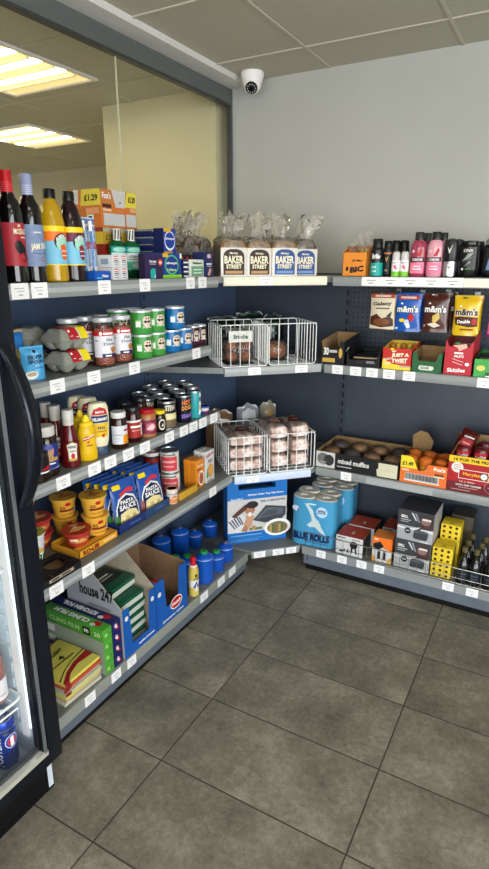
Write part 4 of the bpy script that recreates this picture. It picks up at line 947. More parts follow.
cup('noodle_pot', 'white and green snack noodle pot with torn yellow lid, leftmost, half behind the fridge', (.292, -1.775, z+EPS), RL-.4, .026, .035, .104, mat('d9dbe0', .4), mat('d8c45c', .4),
    [('r', 0, 1, 0, .52, mat('155a30')), ('p', [(.2, .5), (.5, .66), (.8, .5), (.8, .4), (.2, .4)], mat('d8b050')), ('t', 'POT', .5, .30, .5, .28, WHITE)], lits=[('p', [(.2, .5), (.45, .75), (.8, .6), (.6, .3)], mat('3a3a38')), ('p', [(.3, .3), (.5, .45), (.45, .2)], OFFW)])
# yellow noodle tray
t = thing('display_tray', 'yellow noodle display tray with dark red lettering', 'tray', PL(-1.597, .335, z), RL)
YT = mat('e3a02c', .5); w, d, h = .185, .13, .028
y_t = t.location.y
mb = MB(); mb.box(-w/2, w/2, -d/2, d/2, 0, .002, YT)
for a in ((-w/2, w/2, -d/2, -d/2+.002), (-w/2, w/2, d/2-.002, d/2), (-w/2, -w/2+.002, -d/2, d/2), (w/2-.002, w/2, -d/2, d/2)): mb.box(*a, 0, h, YT)
mb.box(-w/2, w/2, -d/2, -d/2+.03, h-.002, h, YT)
mb.art(fr(w, d, h), [('t', 'KO-LEE', .30, .48, .40, .62, mat('7a1216'), 0, 0, .06), ('r', .62, .92, .42, .56, CREAM)]); mb.build('tray', t)
zt = z+.028
REDB = mat('b03428', .4); YCUP = mat('e2ac3c', .4)
bits = [('p', [(.15, .35), (.45, .62), (.85, .55), (.8, .4), (.5, .28)], mat('e0b060')), ('p', [(.3, .5), (.5, .72), (.62, .6)], mat('f0d890')), ('r', .35, .65, .78, .84, CREAM)]
bits2 = [('p', [(.15, .35), (.45, .62), (.85, .55), (.8, .4), (.5, .28)], mat('c8802c')), ('p', [(.3, .5), (.5, .72), (.62, .6)], RED), ('r', .3, .7, .78, .86, DRED)]
bi = [('r', .15, .85, .3, .75, mat('c8603c')), ('p', [(.3, .35), (.5, .7), (.7, .4)], mat('d8a860')), ('r', .2, .4, .5, .7, CREAM)]
rb0 = cup('noodle_bowl', 'red noodle bowl in the yellow tray, front left', (.347, y_t-.046, zt+.0005), RL-.4, .034, .046, .046, REDB, REDB, bi, lits=bits, group='noodle bowls and cups')
dup(rb0, (.205, y_t-.085, zt-.0255), RL-.4, 'red noodle bowl in the dark behind the front red one, lower')
dup(rb0, (.205, y_t-.085, zt+.0270), RL-.4, 'red noodle bowl in the dark behind the front red one, upper')
ci = [('t', 'KO', .36, .62, .14, .2, DRED), ('r', .25, .75, .38, .50, DRED), ('r', .30, .70, .16, .24, mat('b8802c')), ('r', .75, .86, .2, .5, WHITE), ('o', .5, .8, .08, .1, RED)]
cp0 = cup('noodle_cup', 'yellow noodle cup, lower one of the front stack', (.347, y_t+.046, zt+.0005), RL-.4, .033, .0435, .066, YCUP, YCUP, ci, lits=bits2, group='noodle bowls and cups')
dup(cp0, (.345, y_t+.043, zt+.0728), RL-.4, 'yellow noodle cup, upper one of the front stack')
dup(cp0, (.215, y_t+.03, zt-.0275), RL-.4, 'yellow noodle cup in the second stack behind, lower')
dup(cp0, (.215, y_t+.028, zt+.0447), RL-.4, 'yellow noodle cup in the second stack behind, upper')
dup(cp0, (.105, y_t-.06, zt-.0275), RL-.4, 'yellow noodle cup in the rear left stack, lower')
dup(cp0, (.105, y_t-.06, zt+.0447), RL-.4, 'yellow noodle cup in the rear left stack, upper')
# pasta sachets in a blue tray
sA, sB = -1.490, -1.186
t = thing('display_tray', 'dark blue cardboard tray holding the pasta sachets', 'tray', PL((sA+sB)/2, .307, z), RL)
w, d, h = sB-sA-.004, .175, .034; BT = mat('1c2f68', .5)
mb = MB(); mb.box(-w/2, w/2, -d/2, d/2, 0, .002, BT)
for a in ((-w/2, w/2, -d/2, -d/2+.002), (-w/2, w/2, d/2-.002, d/2), (-w/2, -w/2+.002, -d/2, d/2), (w/2-.002, w/2, -d/2, d/2)): mb.box(*a, 0, h, BT)
mb.art(fr(w, d, h), [('r', .5, 1, 0, 1, mat('2a4468')), ('t', 'Perfect', .3, .5, .2, .26, mat('5a72a8')), ('r', .7, .86, .45, .58, mat('5a7498'))]); mb.build('tray', t)
PB = mat('1a4c9e', .28, coat=.3)
pit = [('p', [(.06, .0), (.08, .42), (.2, .62), (.5, .70), (.8, .62), (.92, .42), (.94, 0)], mat('e6e2da')), ('p', [(.10, .05), (.12, .42), (.24, .58), (.5, .66), (.76, .58), (.88, .42), (.9, .05)], mat('0e1c48')), ('t', 'PASTA', .5, .53, .5, .085, WHITE), ('t', '&', .8, .55, .06, .06, WHITE), ('t', 'SAUCE', .5, .42, .62, .11, WHITE),
       ('p', [(.25, .72), (.6, .82), (.8, .78), (.78, .70), (.5, .73), (.28, .64)], mat('c8303c')), ('p', [(.16, .0), (.2, .3), (.5, .36), (.8, .3), (.9, .1), (.85, 0)], mat('e2d298'))]+[('o', .28+.13*(k % 5), .08+.11*(k//5), .055, .04, [mat('c9b06a'), mat('f0e4b0')][k % 2]) for k in range(10)]+[('p', [(0, 0), (.18, 0), (.14, .26), (0, .3)], mat('2f6a34')), ('r', .04, .32, .83, .93, YEL)]
pit2 = [i for i in pit if i[-1] is not mat('2f6a34')]+[('p', [(0, 0), (.14, 0), (.12, .3), (0, .34)], mat('8a4a4a'))]
zz = z+.0025
sw = w/2
fronts = [(-.25, pit, 'blue pasta and sauce sachet, front left in the tray'), (.25, pit2, 'blue pasta and sauce sachet, front right in the tray')]
protos = []
for fx, it, lb in fronts:
    o = pouch('pasta_sachet', lb, 'sachet', (.307+.063, (sA+sB)/2+.003+fx*w*.97, zz), RL-.12, .136, .176, .022, PB, it, seed=int(fx*10)+5, group='pasta sachets', top_pinch=.92)
    o.rotation_euler = (math.radians(-9), 0, RL-.12)
    protos.append((fx, o))
for r_ in range(1, 4):
    for fx, o in protos:
        c = o.copy(); COL.objects.link(c); c.location = (.370-r_*.034, o.location.y-.008*r_, zz)
        c['label'] = 'blue pasta and sauce sachet, %s column, %s' % ('left' if fx < 0 else 'right', ['', 'second from the front', 'third from the front', 'rearmost'][r_])
# soup tins
SOUP = mat('d8d4cc', .4)
si = [('r', .08, .62, .12, .78, mat('c84048')), ('r', .14, .56, .5, .6, mat('e8a0a0')), ('r', .16, .5, .3, .36, mat('e8a0a0')), ('t', 'Scotch', .36, .87, .4, .10, INK), ('r', .7, .76, .3, .7, LGREY), ('r', 0, 1, .96, 1, SILVER), ('r', 0, 1, 0, .04, SILVER)]
yt_ = -1.070
c0 = tin('soup_tin', 'red and white soup tin, lower of the front stack', 'tin', PL(yt_, .316, z), RL-.5, .0395, .094, SOUP, si, group='soup tins')
dup(c0, PL(yt_-.001, .315, z+.0958), RL-.5, 'red and white soup tin, upper of the front stack')
cb = tin('soup_tin', 'dark red soup tin, lower of the stack behind', 'tin', PL(yt_-.02, .235, z), RL-.5, .036, .094, mat('4a2420', .4), [('r', 0, 1, .4, .6, mat('8a2020')), ('r', 0, 1, .7, .85, OFFW)], group='soup tins')
dup(cb, PL(yt_-.02, .235, z+.0958), RL-.5, 'dark red soup tin, upper of the stack behind')
tin('snack_pot', 'small orange and white pot between the pasta sachets and soup tins', 'tin', PL(-1.158, .386, z), RL-.5, .0235, .062, mat('d8cdc4', .4), [('r', 0, 1, .05, .36, mat('d88a4c')), ('p', [(.3, .4), (.5, .62), (.7, .45)], mat('c87a3c')), ('r', .2, .8, .66, .72, MGREY)], lid=mat('c89060', .4))
# cereal boxes on a yellow tray
s0, s1 = sy(173, .44, z+.01), sy(203, .44, z+.01)
sO = sy(196, .398, z+.05)
oc = carton('cereal_box', 'small orange cereal box with round bowl picture, front one of the pair', 'cereal box', .062, .030, .128, mat('dc8420'), PL(sO+.033, .383, z), RL,
       front=[('o', .62, .32, .34, .26, WHITE), ('o', .62, .32, .27, .21, mat('a85a24')), ('t', 'Crunchy', .5, .78, .8, .10, CREAM), ('r', .1, .6, .64, .68, DRED), ('r', .05, .3, .05, .16, BROWN)], left=[('r', .1, .9, .1, .9, mat('c87818'))], top=[('r', .1, .9, .2, .8, mat('e8a040'))], group='orange cereal boxes')
dup(oc, PL(sO+.032, .350, z), RL, 'small orange cereal box with round bowl picture, rear one of the pair')
sQ = sy(205.5, .396, z+.05)
kc = carton('cereal_box', 'small white cereal box with red lettering and bowl picture, front one at the shelf end', 'cereal box', .070, .028, .145, mat('d4d0cc'), PL(sQ+.037, .382, z), RL,
       front=[('t', "Kellogg's", .5, .86, .86, .15, mat('b03050'), .06), ('t', 'K', .75, .66, .14, .12, INK), ('r', .3, .62, .62, .72, MGREY), ('o', .55, .36, .33, .22, mat('c88040')), ('o', .55, .37, .27, .17, mat('d8a050')), ('p', [(.05, .2), (.2, .5), (.3, .3), (.2, .12)], mat('4a8a4a')), ('r', .1, .8, .03, .07, MGREY)], left=[('r', .1, .9, .5, .9, LGREY)], group='white cereal boxes')
dup(kc, PL(sQ+.036, .350, z), RL, 'small white cereal box with red lettering, rear one at the shelf end')
t = carton('display_tray', 'low yellow cardboard strip along the front of the small pots', 'tray', sO+1.132-.004, .012, .030, mat('c99a30', .6), PL((sO-1.132)/2-.002, .402, z), RL)

#################################################################### LEFT BASE SHELF
z = ZB
# packs of envelopes
ENVY = mat('d8cc5c', .4); w, d = .165, .195
cols = [mat('c9c4b0'), mat('b8a888'), ENVY, mat('c8c0a0'), mat('a8b09c'), mat('c4503c'), ENVY]
yc = -1.745
nm = ['lowest', 'second from the bottom', 'third from the bottom', 'middle one', 'third from the top', 'second from the top', 'topmost with figure 4']
for k in range(7):
    rzk = RL+(random.uniform(-.05, .05) if k < 6 else .02); hh = .0115
    top = [('p', [(.60, 1), (.78, 1), (.40, .40), (.34, 0), (.22, 0), (.30, .45)], mat('a81c24')), ('p', [(.80, 1), (.82, 1), (.43, .38), (.37, 0), (.35, 0), (.41, .4)], INK), ('p', [(0, .78), (.0, .86), (.22, 1), (.32, 1)], mat('a81c24'))] if k == 6 else [('r', 0, 1, 0, 1, cols[k])]
    if k == 6: top = [('p', [(0, 0), (.12, 0), (.30, .12), (.60, .20), (1, .16), (1, .34), (.60, .30), (.28, .20), (.0, .04)], mat('a81c24')), ('p', [(.0, .10), (.28, .245), (.60, .345), (1, .385), (1, .41), (.6, .365), (.28, .265), (0, .13)], INK), ('p', [(0, .86), (0, .92), (.6, 1), (.9, 1)], mat('a81c24')),
                       ('t', '4', .55, .56, .13, .11, INK), ('t', 'FLIGHT', .62, .74, .34, .08, INK, .03), ('r', .18, .80, .45, .475, INK), ('p', [(.1, .62), (.22, .70), (.18, .6)], INK), ('o', .3, .80, .12, .05, OFFW)]
    carton('envelope_pack', 'flat envelope pack in the low stack on the bottom shelf, '+nm[k], 'envelope pack', w, d, hh, cols[k], PL(yc+random.uniform(-.004, .004), .325+random.uniform(-.004, .004), z+k*.0122), rzk, top=top, front=[('r', .0, .14, 0, 1, mat('8a1c20'))] if k > 2 else [], group='envelope packs stacked by the fridge')
# cling film and foil boxes, long boxes end-on
bw = .045; LBX = .30
CG = mat('4e9a34', .4); KF = mat('1c2058', .4)
gl = ['lowest', 'second from the bottom', 'third from the bottom', 'topmost, side lettering showing']
def longbox(lb, nm, m, y, k, sideart, topart, frontart, first):
    loc = PL(y, .435-LBX/2, z+k*(bw+.0012))
    if first is not None and k != 3: return dup(first, loc, RL, lb)
    w, d, h = bw-.001, LBX, bw
    mb = MB().box(-w/2, w/2, -d/2, d/2, 0, h, m, .0012)
    mb.art(lf(w, d, h), list(sideart)); mb.art(fr(w, d, h), list(frontart))
    mb.art(lambda u, v, o: ((.5-v)*w, (u-.5)*d, h+o), list(topart))     # top lettering reads from the far side
    return tag(mb.build(nm, None, loc, RL), lb, 'box', nm.replace('_', ' ')+'es stacked end-on')
yg, yp = -1.628, -1.581
f = None
for k in range(4):
    o = longbox('green cling film box lying end-on in the stack, '+gl[k], 'cling_film_box', CG, yg, k,
        [('t', 'CLING FILM', .38, .5, .5, .42, mat('a8d08c')), ('r', .68, .80, .15, .85, INK), ('t', 'm', .74, .5, .07, .3, WHITE), ('t', '20', .91, .5, .10, .4, mat('c8e8a8'))] if k == 3 else [('r', 0, 1, 0, 1, mat('8f9a88')), ('r', .0, .2, .2, .8, OFFW)],
        [('t', 'CLING FILM', .56, .5, .56, .5, WHITE, 0, 0, .06), ('o', .16, .42, .06, .3, RED), ('o', .2, .7, .04, .2, OFFW)], [('r', .2, .5, .3, .6, mat('8fce6a')), ('r', .5, .8, .4, .5, mat('3a7a28'))], f)
    f = f or o
f = None
for k in range(4):
    o = longbox('navy kitchen foil box lying end-on behind the green column, '+gl[k], 'kitchen_foil_box', KF, yp, k, [], [('t', 'KITCHEN FOIL', .58, .5, .56, .5, WHITE, 0, 0, .06), ('o', .16, .42, .06, .3, RED), ('o', .22, .7, .04, .2, OFFW)], [('o', .42, .62, .16, .2, mat('d8b8c8')), ('o', .62, .36, .16, .16, RED), ('o', .5, .5, .08, .1, WHITE)], f)
    f = f or o
for yb_, tx, wt, sp in ((yg, 'CLING FILM', .055, RED), (yp, 'KITCHEN FOIL', .055, mat('d84a4a'))):
    pass
zt = z+4*(bw+.0012)
# house 247 display carton
def srt(name, label, y0, y1, xf, d, h0, hb, outer, inner, side_m, art_left=(), art_front=(), cut=.06, frontcol=.045):
    w = y1-y0; t = thing(name, label, 'display carton', PL((y0+y1)/2, xf-d/2, z), RL)
    th = .003
    MB().box(-w/2, w/2, -d/2, d/2, 0, th, inner).build('bottom', t)
    poly = [(-d/2, 0), (d/2, 0), (d/2, hb), (d/2-.05, hb), (-d/2, h0)]
    for sgn in (-1, 1):
        xx = sgn*(w/2-th/2); mb = MB().prism(poly, lambda p, q, a: (xx+a, p, q), -th/2, th/2, inner)
        # outer printed skin
        xo = sgn*(w/2+.0002); mb.prism(poly, lambda p, q, a: (xo+a, p, q), -.0002, .0002, side_m)
        if sgn < 0 and art_left: mb.art(lambda u, v, o: (-w/2-.0004-o, (.5-u)*d, v*hb), list(art_left))
        mb.build('side_panel', t)
    MB().box(-w/2+th, w/2-th, d/2-th, d/2, th, hb, inner).build('back_panel', t)
    fp = [(-w/2, 0), (w/2, 0), (w/2, h0), (w/2-frontcol, h0), (w/2-frontcol-.012, cut), (-w/2+frontcol+.012, cut), (-w/2+frontcol, h0), (-w/2, h0)]
    mb = MB().prism(fp, lambda p, q, a: (p, -d/2+a, q), -.0022, -.0002, outer)
    mb.art(lambda u, v, o: ((u-.5)*w, -d/2-.0022-o, v*h0), list(art_front)); mb.build('front_panel', t)
    return t
HB = mat('1654a4', .45)
BCARD = noise_mat('brown_board', '7a5c3e', '84664a', 50, .9)
srt('display_carton', 'grey-white display carton lettered house 247, with blue front, beside the film boxes', -1.550, -1.362, .437, .27, .205, .40, HB, noise_mat('grey_board', '9c917e', 'a89c88', 40, .9), mat('9fa3a8', .6),
    art_left=[('t', 'house 247', .56, .62, .62, .13, INK), ('r', .4, .8, .46, .49, MGREY), ('t', "Sainsbury's", .60, .34, .62, .10, INK)], art_front=[('o', .10, .80, .05, .05, OFFW), ('o', .90, .80, .05, .05, OFFW), ('t', 'napkins & towels', .66, .10, .5, .06, WHITE)], cut=.045, frontcol=.034)
# packs in it
PG = mat('12503a', .4)
pnm = ['lowest', 'second from the bottom', 'third from the bottom', 'fourth from the bottom', 'fifth from the bottom', 'topmost, dark cover showing']
pg = None
for k in range(6):
    lb = 'green and white wrapped pack inside the house 247 carton, '+pnm[k]
    loc = PL(-1.458+(.006 if k % 2 else -.002), .325-(.045 if k == 5 else 0), z+.004+k*.040); rzk = RL+(.03 if k % 2 else -.02)
    if pg is None:
        pg = thing('napkin_pack', lb, 'pack', loc, rzk, 'packs inside the house 247 carton')
        mb = MB().box(-.075, .075, -.075, .075, 0, .036, mat('c4cabc', .6), .005); mb.build('paper', pg)
        mb = MB().box(-.0755, .0755, -.0757, .0757, .022, .0375, PG, .003); mb.art(lambda u, v, o: ((u-.5)*.15, (v-.5)*.15, .0375+o), [('r', .08, .92, .3, .95, mat('16201c')), ('r', .25, .7, .62, .68, OFFW), ('r', .3, .75, .5, .55, LGREY)]); mb.build('band', pg)
    else: dup(pg, loc, rzk, lb)
srt('display_carton', 'brown-lined display carton with blue front and red oval logo, holding red bags', -1.356, -1.150, .437, .25, .215, .235, HB, BCARD, HB, art_front=[('o', .10, .72, .05, .05, OFFW), ('o', .62, .30, .20, .13, WHITE), ('o', .62, .30, .18, .11, RED), ('t', 'Finish', .62, .30, .28, .07, WHITE, .02), ('t', 'dishwasher tablets', .5, .09, .7, .05, OFFW)], cut=.075, frontcol=.05)
rbg = None
for k, (dx, dy, a) in enumerate(((-.045, .02, .2), (.045, .03, -.3), (0, -.04, .1))):
    lb = 'dark red bag of tablets inside the blue-fronted carton, ' + ['left', 'right', 'front'][k]
    o = pouch('tablet_bag', lb, 'bag', PL(-1.253+dx, .31-dy, z+.0035), RL+a, .085, .095, .05, mat('9c1820', .3, coat=.4), [('r', .2, .8, .4, .6, mat('d8d0d0')), ('o', .5, .75, .2, .1, NAVY)], seed=k)
# gas aerosol, gas cartridges
bottle('butane_can', 'slim gold butane can with red cap beside the blue gas cartridges', 'aerosol can', PL(sy(194, .415, z), .415, z), RL-.4, [(.020, 0), (.0225, .003), (.0225, .128), (.018, .142), (.012, .147)], mat('c4a848', .35), [(.0125, .146), (.013, .150), (.011, .165), (.013, .168), (.0125, .185), (.002, .187)], mat('c41c24', .35),
       (.0227, .004, .126, 3.6, mat('c9b458', .4), [('r', 0, 1, .35, .62, mat('d8d8d0')), ('o', .5, .82, .08, .06, INK), ('t', 'BUTANE', .5, .70, .3, .07, INK), ('p', [(.3, .35), (.5, .6), (.6, .4), (.72, .62), (.7, .35)], mat('3a4a9c')), ('p', [(.4, .2), (.5, .5), (.6, .2)], OFFW)]),
       extra=lambda t: MB().lathe([(.0185, .141), (.012, .1485)], WHITE, 20).build('shoulder', t))
GB = mat('1450b0', .3, coat=.3)
def gas(lb, loc, g_cap, R=.0445, hb=.066):
    t = thing('gas_cartridge', lb, 'gas cartridge', loc, RL-.3, 'blue gas cartridges')
    dz = hb-.066; q = R/.0445
    MB().lathe([(a*q, b+(dz if b > .01 else 0)) for a, b in [(.042, 0), (.0445, .003), (.0445, .066), (.0448, .068), (.0448, .070), (.0435, .073), (.034, .082), (.014, .087), (.013, .088)]], GB, 32).build('body', t)
    MB().lathe([(.0449*q, .0664+dz), (.0452*q, .068+dz), (.0449*q, .0698+dz)], mat('9fb4dc', .3), 32, cap=False).build('seam', t)
    if g_cap: MB().lathe([(.0165, .0876+dz), (.017, .089+dz), (.017, .098+dz), (.015, .100+dz), (.002, .100+dz)], mat('2a9a48', .4), 20).build('cap', t)
    else: MB().lathe([(.0105, .0876+dz), (.0105, .095+dz), (.004, .096+dz)], SILVER, 16).build('valve', t)
    return t
ga = gas('tall blue gas cartridge with green cap, front one beside the gold can', PL(-.938, .388, z), True, .0425, .116)
dup(ga, PL(-1.04, .300, z), RL-.3, 'tall blue gas cartridge with green cap, behind the gold can')
gl_ = gas('tall blue gas cartridge without cap, rising behind the carton at the left', PL(-.800, .155, z), False, .0445, .128)
dup(gl_, PL(-.92, .13, z), RL-.3, 'tall blue gas cartridge without cap, hidden deep behind the carton')
gs = gas('small blue gas cartridge with green cap, second along the shelf front', PL(-.828, .385, z), True, .0385, .066)
dup(gs, PL(-.930, .290, z), RL-.3, 'small blue gas cartridge with green cap, behind the tall front one')
gk_ = gas('small blue gas cartridge without cap, farthest along the shelf front', PL(-.728, .375, z), False, .0385, .066)
dup(gk_, PL(-.572, .185, .13), RL-.3, 'small blue gas cartridge without cap, far right beside the barbecue box')
dup(gk_, PL(-.685, .165, z), RL-.3, 'small blue gas cartridge without cap, in the rear row, middle')

#################################################################### CORNER SHELVES
def basket(label, loc, w, d, h, hook=0):
    t = thing('wire_basket', label, 'basket', loc, RC, 'white wire baskets on the corner shelves')
    r = .0023; c = .012
    def loop(y, h_): return [(-w/2, y, r+c), (-w/2, y, h_-c), (-w/2+c*.3, y, h_-c*.3), (-w/2+c, y, h_), (w/2-c, y, h_), (w/2-c*.3, y, h_-c*.3), (w/2, y, h_-c), (w/2, y, r+c), (w/2-c*.3, y, r+c*.3), (w/2-c, y, r), (-w/2+c, y, r), (-w/2+c*.3, y, r+c*.3)]
    a = MB().tube(loop(-d/2, h), r, WIRE, 7, closed=True)
    nf = 5
    for k in range(1, nf):
        x = -w/2+w*k/nf; a.tube([(x, -d/2, r), (x, -d/2, h)], r*.8, WIRE, 6)
    a.build('front_panel', t)
    b = MB().tube(loop(d/2, h), r, WIRE, 7, closed=True)
    for k in range(1, nf):
        x = -w/2+w*k/nf; b.tube([(x, d/2, r), (x, d/2, h)], r*.8, WIRE, 6)
    b.build('back_panel', t)
    for sgn in (-1, 1):
        x = sgn*w/2; s = MB(); s.tube([(x, -d/2, h), (x, d/2, h)], r, WIRE, 6)
        n = 7
        for k in range(1, n):
            y = -d/2+d*k/n; s.tube([(x, y, h), (x, y, r), (x-sgn*.02, y, r)], r*.8, WIRE, 6)
        s.build('side_panel', t)
    f = MB()
    for k in range(1, 7):
        y = -d/2+d*k/7; f.tube([(-w/2+.02, y, r), (w/2-.02, y, r)], r*.8, WIRE, 6)
    for k in (1, 2, 3, 4): f.tube([(-w/2+w*k/5, -d/2, r*2), (-w/2+w*k/5, d/2, r*2)], r*.7, WIRE, 6)
    f.build('floor_grid', t)
    return t
zc = 1.0803; kf = 1.155; d = .25
basket('white wire basket on the upper corner shelf, left, holding wrapped brown rolls', PC(-.160, kf-d/2*1.414, zc), .214, d, .185)
basket('white wire basket on the upper corner shelf, right, nearly empty', PC(.066, kf-d/2*1.414, zc), .224, d, .185)
BUN = noise_mat('glazed_brown_bun', '6a3414', '9c5a24', 40, .3, .2)
def rollpack(name, label, loc, rz, w, h, d, tray, nx, nz, topper=None, film_m=None, br=None, gr=None):
    # clear pack of rounded rolls in one wrapper
    t = thing(name, label, 'bread pack', loc, rz, gr)
    mb = MB(); rx_ = w/nx/2; rz_ = h/nz/2
    for i in range(nx):
        for k in range(nz):
            cx = -w/2+rx_*(2*i+1); cz = .004+rz_*(2*k+1)*.94
            prof = [(math.sin(a), -math.cos(a)) for a in [j*PI/8 for j in range(1, 8)]]
            M_ = Matrix.Translation((cx, 0, cz)) @ Matrix.Diagonal((rx_*.97, d/2*.94, rz_*.97, 1))
            mb.lathe([(math.copysign(abs(p)**.7, p), q) for p, q in prof], br or BUN, 16, M=M_)
    mb.build('rolls', t)
    fm = film_m or FILM2
    P0 = random.random()*6
    def F(u, v):
        a = 2*PI*u; ca, sa_ = math.cos(a), math.sin(a)
        sq = lambda q: math.copysign(abs(q)**.5, q)
        k = 1-abs(2*v-1)**4*.45; wv = 1+.025*math.sin(9*a+P0+v*6)+.02*math.sin(15*a+v*11)
        return (sq(ca)*w/2*1.03*k*wv, sq(sa_)*d/2*1.02*k*wv, .001+v*(h+.004))
    m2 = MB().grid(F, 32, 8, fm, wrap=True); m2.build('wrapper', t)
    if topper: topper(t)
    if tray: MB().box(-w/2*.96, w/2*.96, -d/2*.96, d/2*.96, .0006, .0036, tray).build('tray', t)
    return t
def card(t):
    mb = MB().box(-.055, .055, -.066, -.064, .10, .150, OFFW, .001); mb.art(lambda u, v, o: ((u-.5)*.11, -.066-o, .10+.05*v), [('t', 'Brioche', .5, .5, .6, .4, DGREEN)]); mb.box(-.055, .055, -.065, .06, .148, .150, OFFW); mb.build('header_card', t)
rollpack('roll_pack', 'clear pack of glossy brown rolls with pale header card in the upper left basket', PC(-.170, 1.125-.075*1.414, zc+.006), RC, .135, .112, .13, mat('10201c'), 2, 2, card)
rollpack('roll_pack', 'dark tray of brown rolls at the back between the two upper baskets', PC(-.010+.04, .955, zc+.006), RC, .105, .085, .11, mat('10201c'), 1, 1, None)
for k, (tt, kk, ww, hh, lb) in enumerate(((-.19, .73, .16, .20, 'black and green salad bag at the back of the corner shelf, left'), (-.045, .70, .15, .215, 'black and green salad bag at the back of the corner shelf, middle'), (.09, .66, .12, .20, 'black and green salad bag at the back of the corner shelf, right'))):
    pouch('snack_bag', lb, 'bag', PC(tt, kk, zc), RC, ww, hh, .05, mat('0c1614', .2, coat=.4), [('r', .2, .8, .7, .78, mat('144a34')), ('r', .25, .6, .5, .56, mat('3a5a4c')), ('r', .1, .9, .92, .97, mat('0f2f26'))], seed=k+3, crumple=.12)
# crumpet baskets on the next shelf
zc = .574; kf = 1.192; d = .285
basket('white wire basket on the lower corner shelf, left, holding bread roll packs', PC(-.152, kf-d/2*1.414, zc), .188, d, .185)
basket('white wire basket on the lower corner shelf, right, holding bread roll packs', PC(.066, kf-d/2*1.414, zc), .226, d, .185)
FLB = noise_mat('floury_roll', 'bb9484', 'fff6f0', 34, .8, .5)
PKF = film('milky_pack_film', 'f2e2dc', .20, .2, .2)
def toplab(zz, spiral):
    def f(t):
        mb = MB(); mp = lambda u, v, o: ((u-.5)*.10, (v-.62)*.10, zz+o+.004*(1-(2*u-1)**2))
        if spiral: mb.art(mp, [('o', .5, .5, .3, .3, mat('b03c3c')), ('o', .5, .5, .22, .22, mat('d8b0a8')), ('r', .35, .65, .46, .54, mat('8c2c2c'))])
        else: mb.art(mp, [('p', [(.1, .3), (.3, .75), (.5, .92), (.75, .8), (.92, .4), (.7, .2), (.3, .12)], mat('5a181c')), ('p', [(.2, .36), (.4, .7), (.6, .8), (.8, .5), (.6, .3)], mat('7a2426')), ('r', .35, .7, .45, .52, CREAM)])
        mb.build('label', t)
    return f
def bunpack(label, loc, rz, w, h, d, nx, ny, topper):
    t = thing('roll_pack', label, 'bread pack', loc, rz, 'floury bread roll packs in the lower baskets')
    P = [random.random()*6 for _ in range(4)]
    def surf(top):
        def F(u, v):
            x, y = (u-.5)*2, (v-.5)*2
            e = max(0, 1-abs(x)**6)**.4*max(0, 1-abs(y)**6)**.4
            b = (abs(math.sin(PI*u*nx))*abs(math.sin(PI*v*ny)))**.45
            zz = h/2*e*(.74+.26*b)+.004*math.sin(7*u+P[0])*math.sin(9*v+P[1])*e
            if not top: zz = h/2*e*(.90+.1*b)
            return (x*w/2*(.94+.06*b)+.003*math.sin(8*v+P[2]), y*d/2*(.95+.05*b), h/2+.001+(zz if top else -zz))
        return F
    mb = MB().grid(surf(True), nx*10, ny*8, FLB); a = surf(False); mb.grid(lambda u, v: a(1-u, v), nx*10, ny*8, FLB); mb.build('rolls', t)
    def sk(u, v):
        p = surf(True)(u, v); c = math.sin(u*31+P[0])*math.sin(v*23+P[1])
        return (p[0]*1.015, p[1]*1.012, p[2]+.0022+.0018*c)
    MB().grid(sk, 24, 24, PKF).build('wrapper', t)
    if topper: topper(t)
    return t
lv = ['bottom', 'middle', 'top']
for (tt, ww, nx, bn, hh) in ((-.152, .170, 2, 'lower left basket', .058), (.0125, .098, 1, 'lower right basket, left column', .068), (.118, .098, 1, 'lower right basket, right column', .068)):
    for k in range(3):
        lb = 'milky pack of floury rolls, %s of the stack, %s' % (lv[k], bn)
        loc = PC(tt+random.uniform(-.002, .002), kf-.012*1.414-.118*1.414, zc+.007+k*(hh+.003))
        bunpack(lb, loc, RC+random.uniform(-.02, .02), ww, hh, .22, nx*2 if nx > 1 else 1, 2 if nx > 1 else 2, toplab(hh+.002, 'left col' in bn) if k == 2 else None)
# bags lying behind the lower baskets
for k, (tt, kk, ww, hh, m_, lb) in enumerate(((-.205, .70, .15, .235, mat('6a4e34', .25, coat=.4), 'brown bread bag standing behind the lower left basket'), (-.045, .66, .13, .245, mat('7c8088', .2, coat=.5), 'crinkled grey plastic bag standing behind the lower baskets'), (.075, .62, .10, .245, mat('8a8474', .2, coat=.5), 'crinkled bag with small picture behind the lower right basket'))):
    pouch('bread_bag', lb, 'bag', PC(tt, kk, zc), RC, ww, hh, .07, m_, [('p', [(.1, .75), (.4, .85), (.9, .78), (.9, .74), (.4, .78)], OFFW)] if k == 0 else ([('r', .2, .8, .72, .9, LGREY)] if k == 1 else [('o', .5, .78, .2, .08, TAN)]), seed=k+11, crumple=.14)
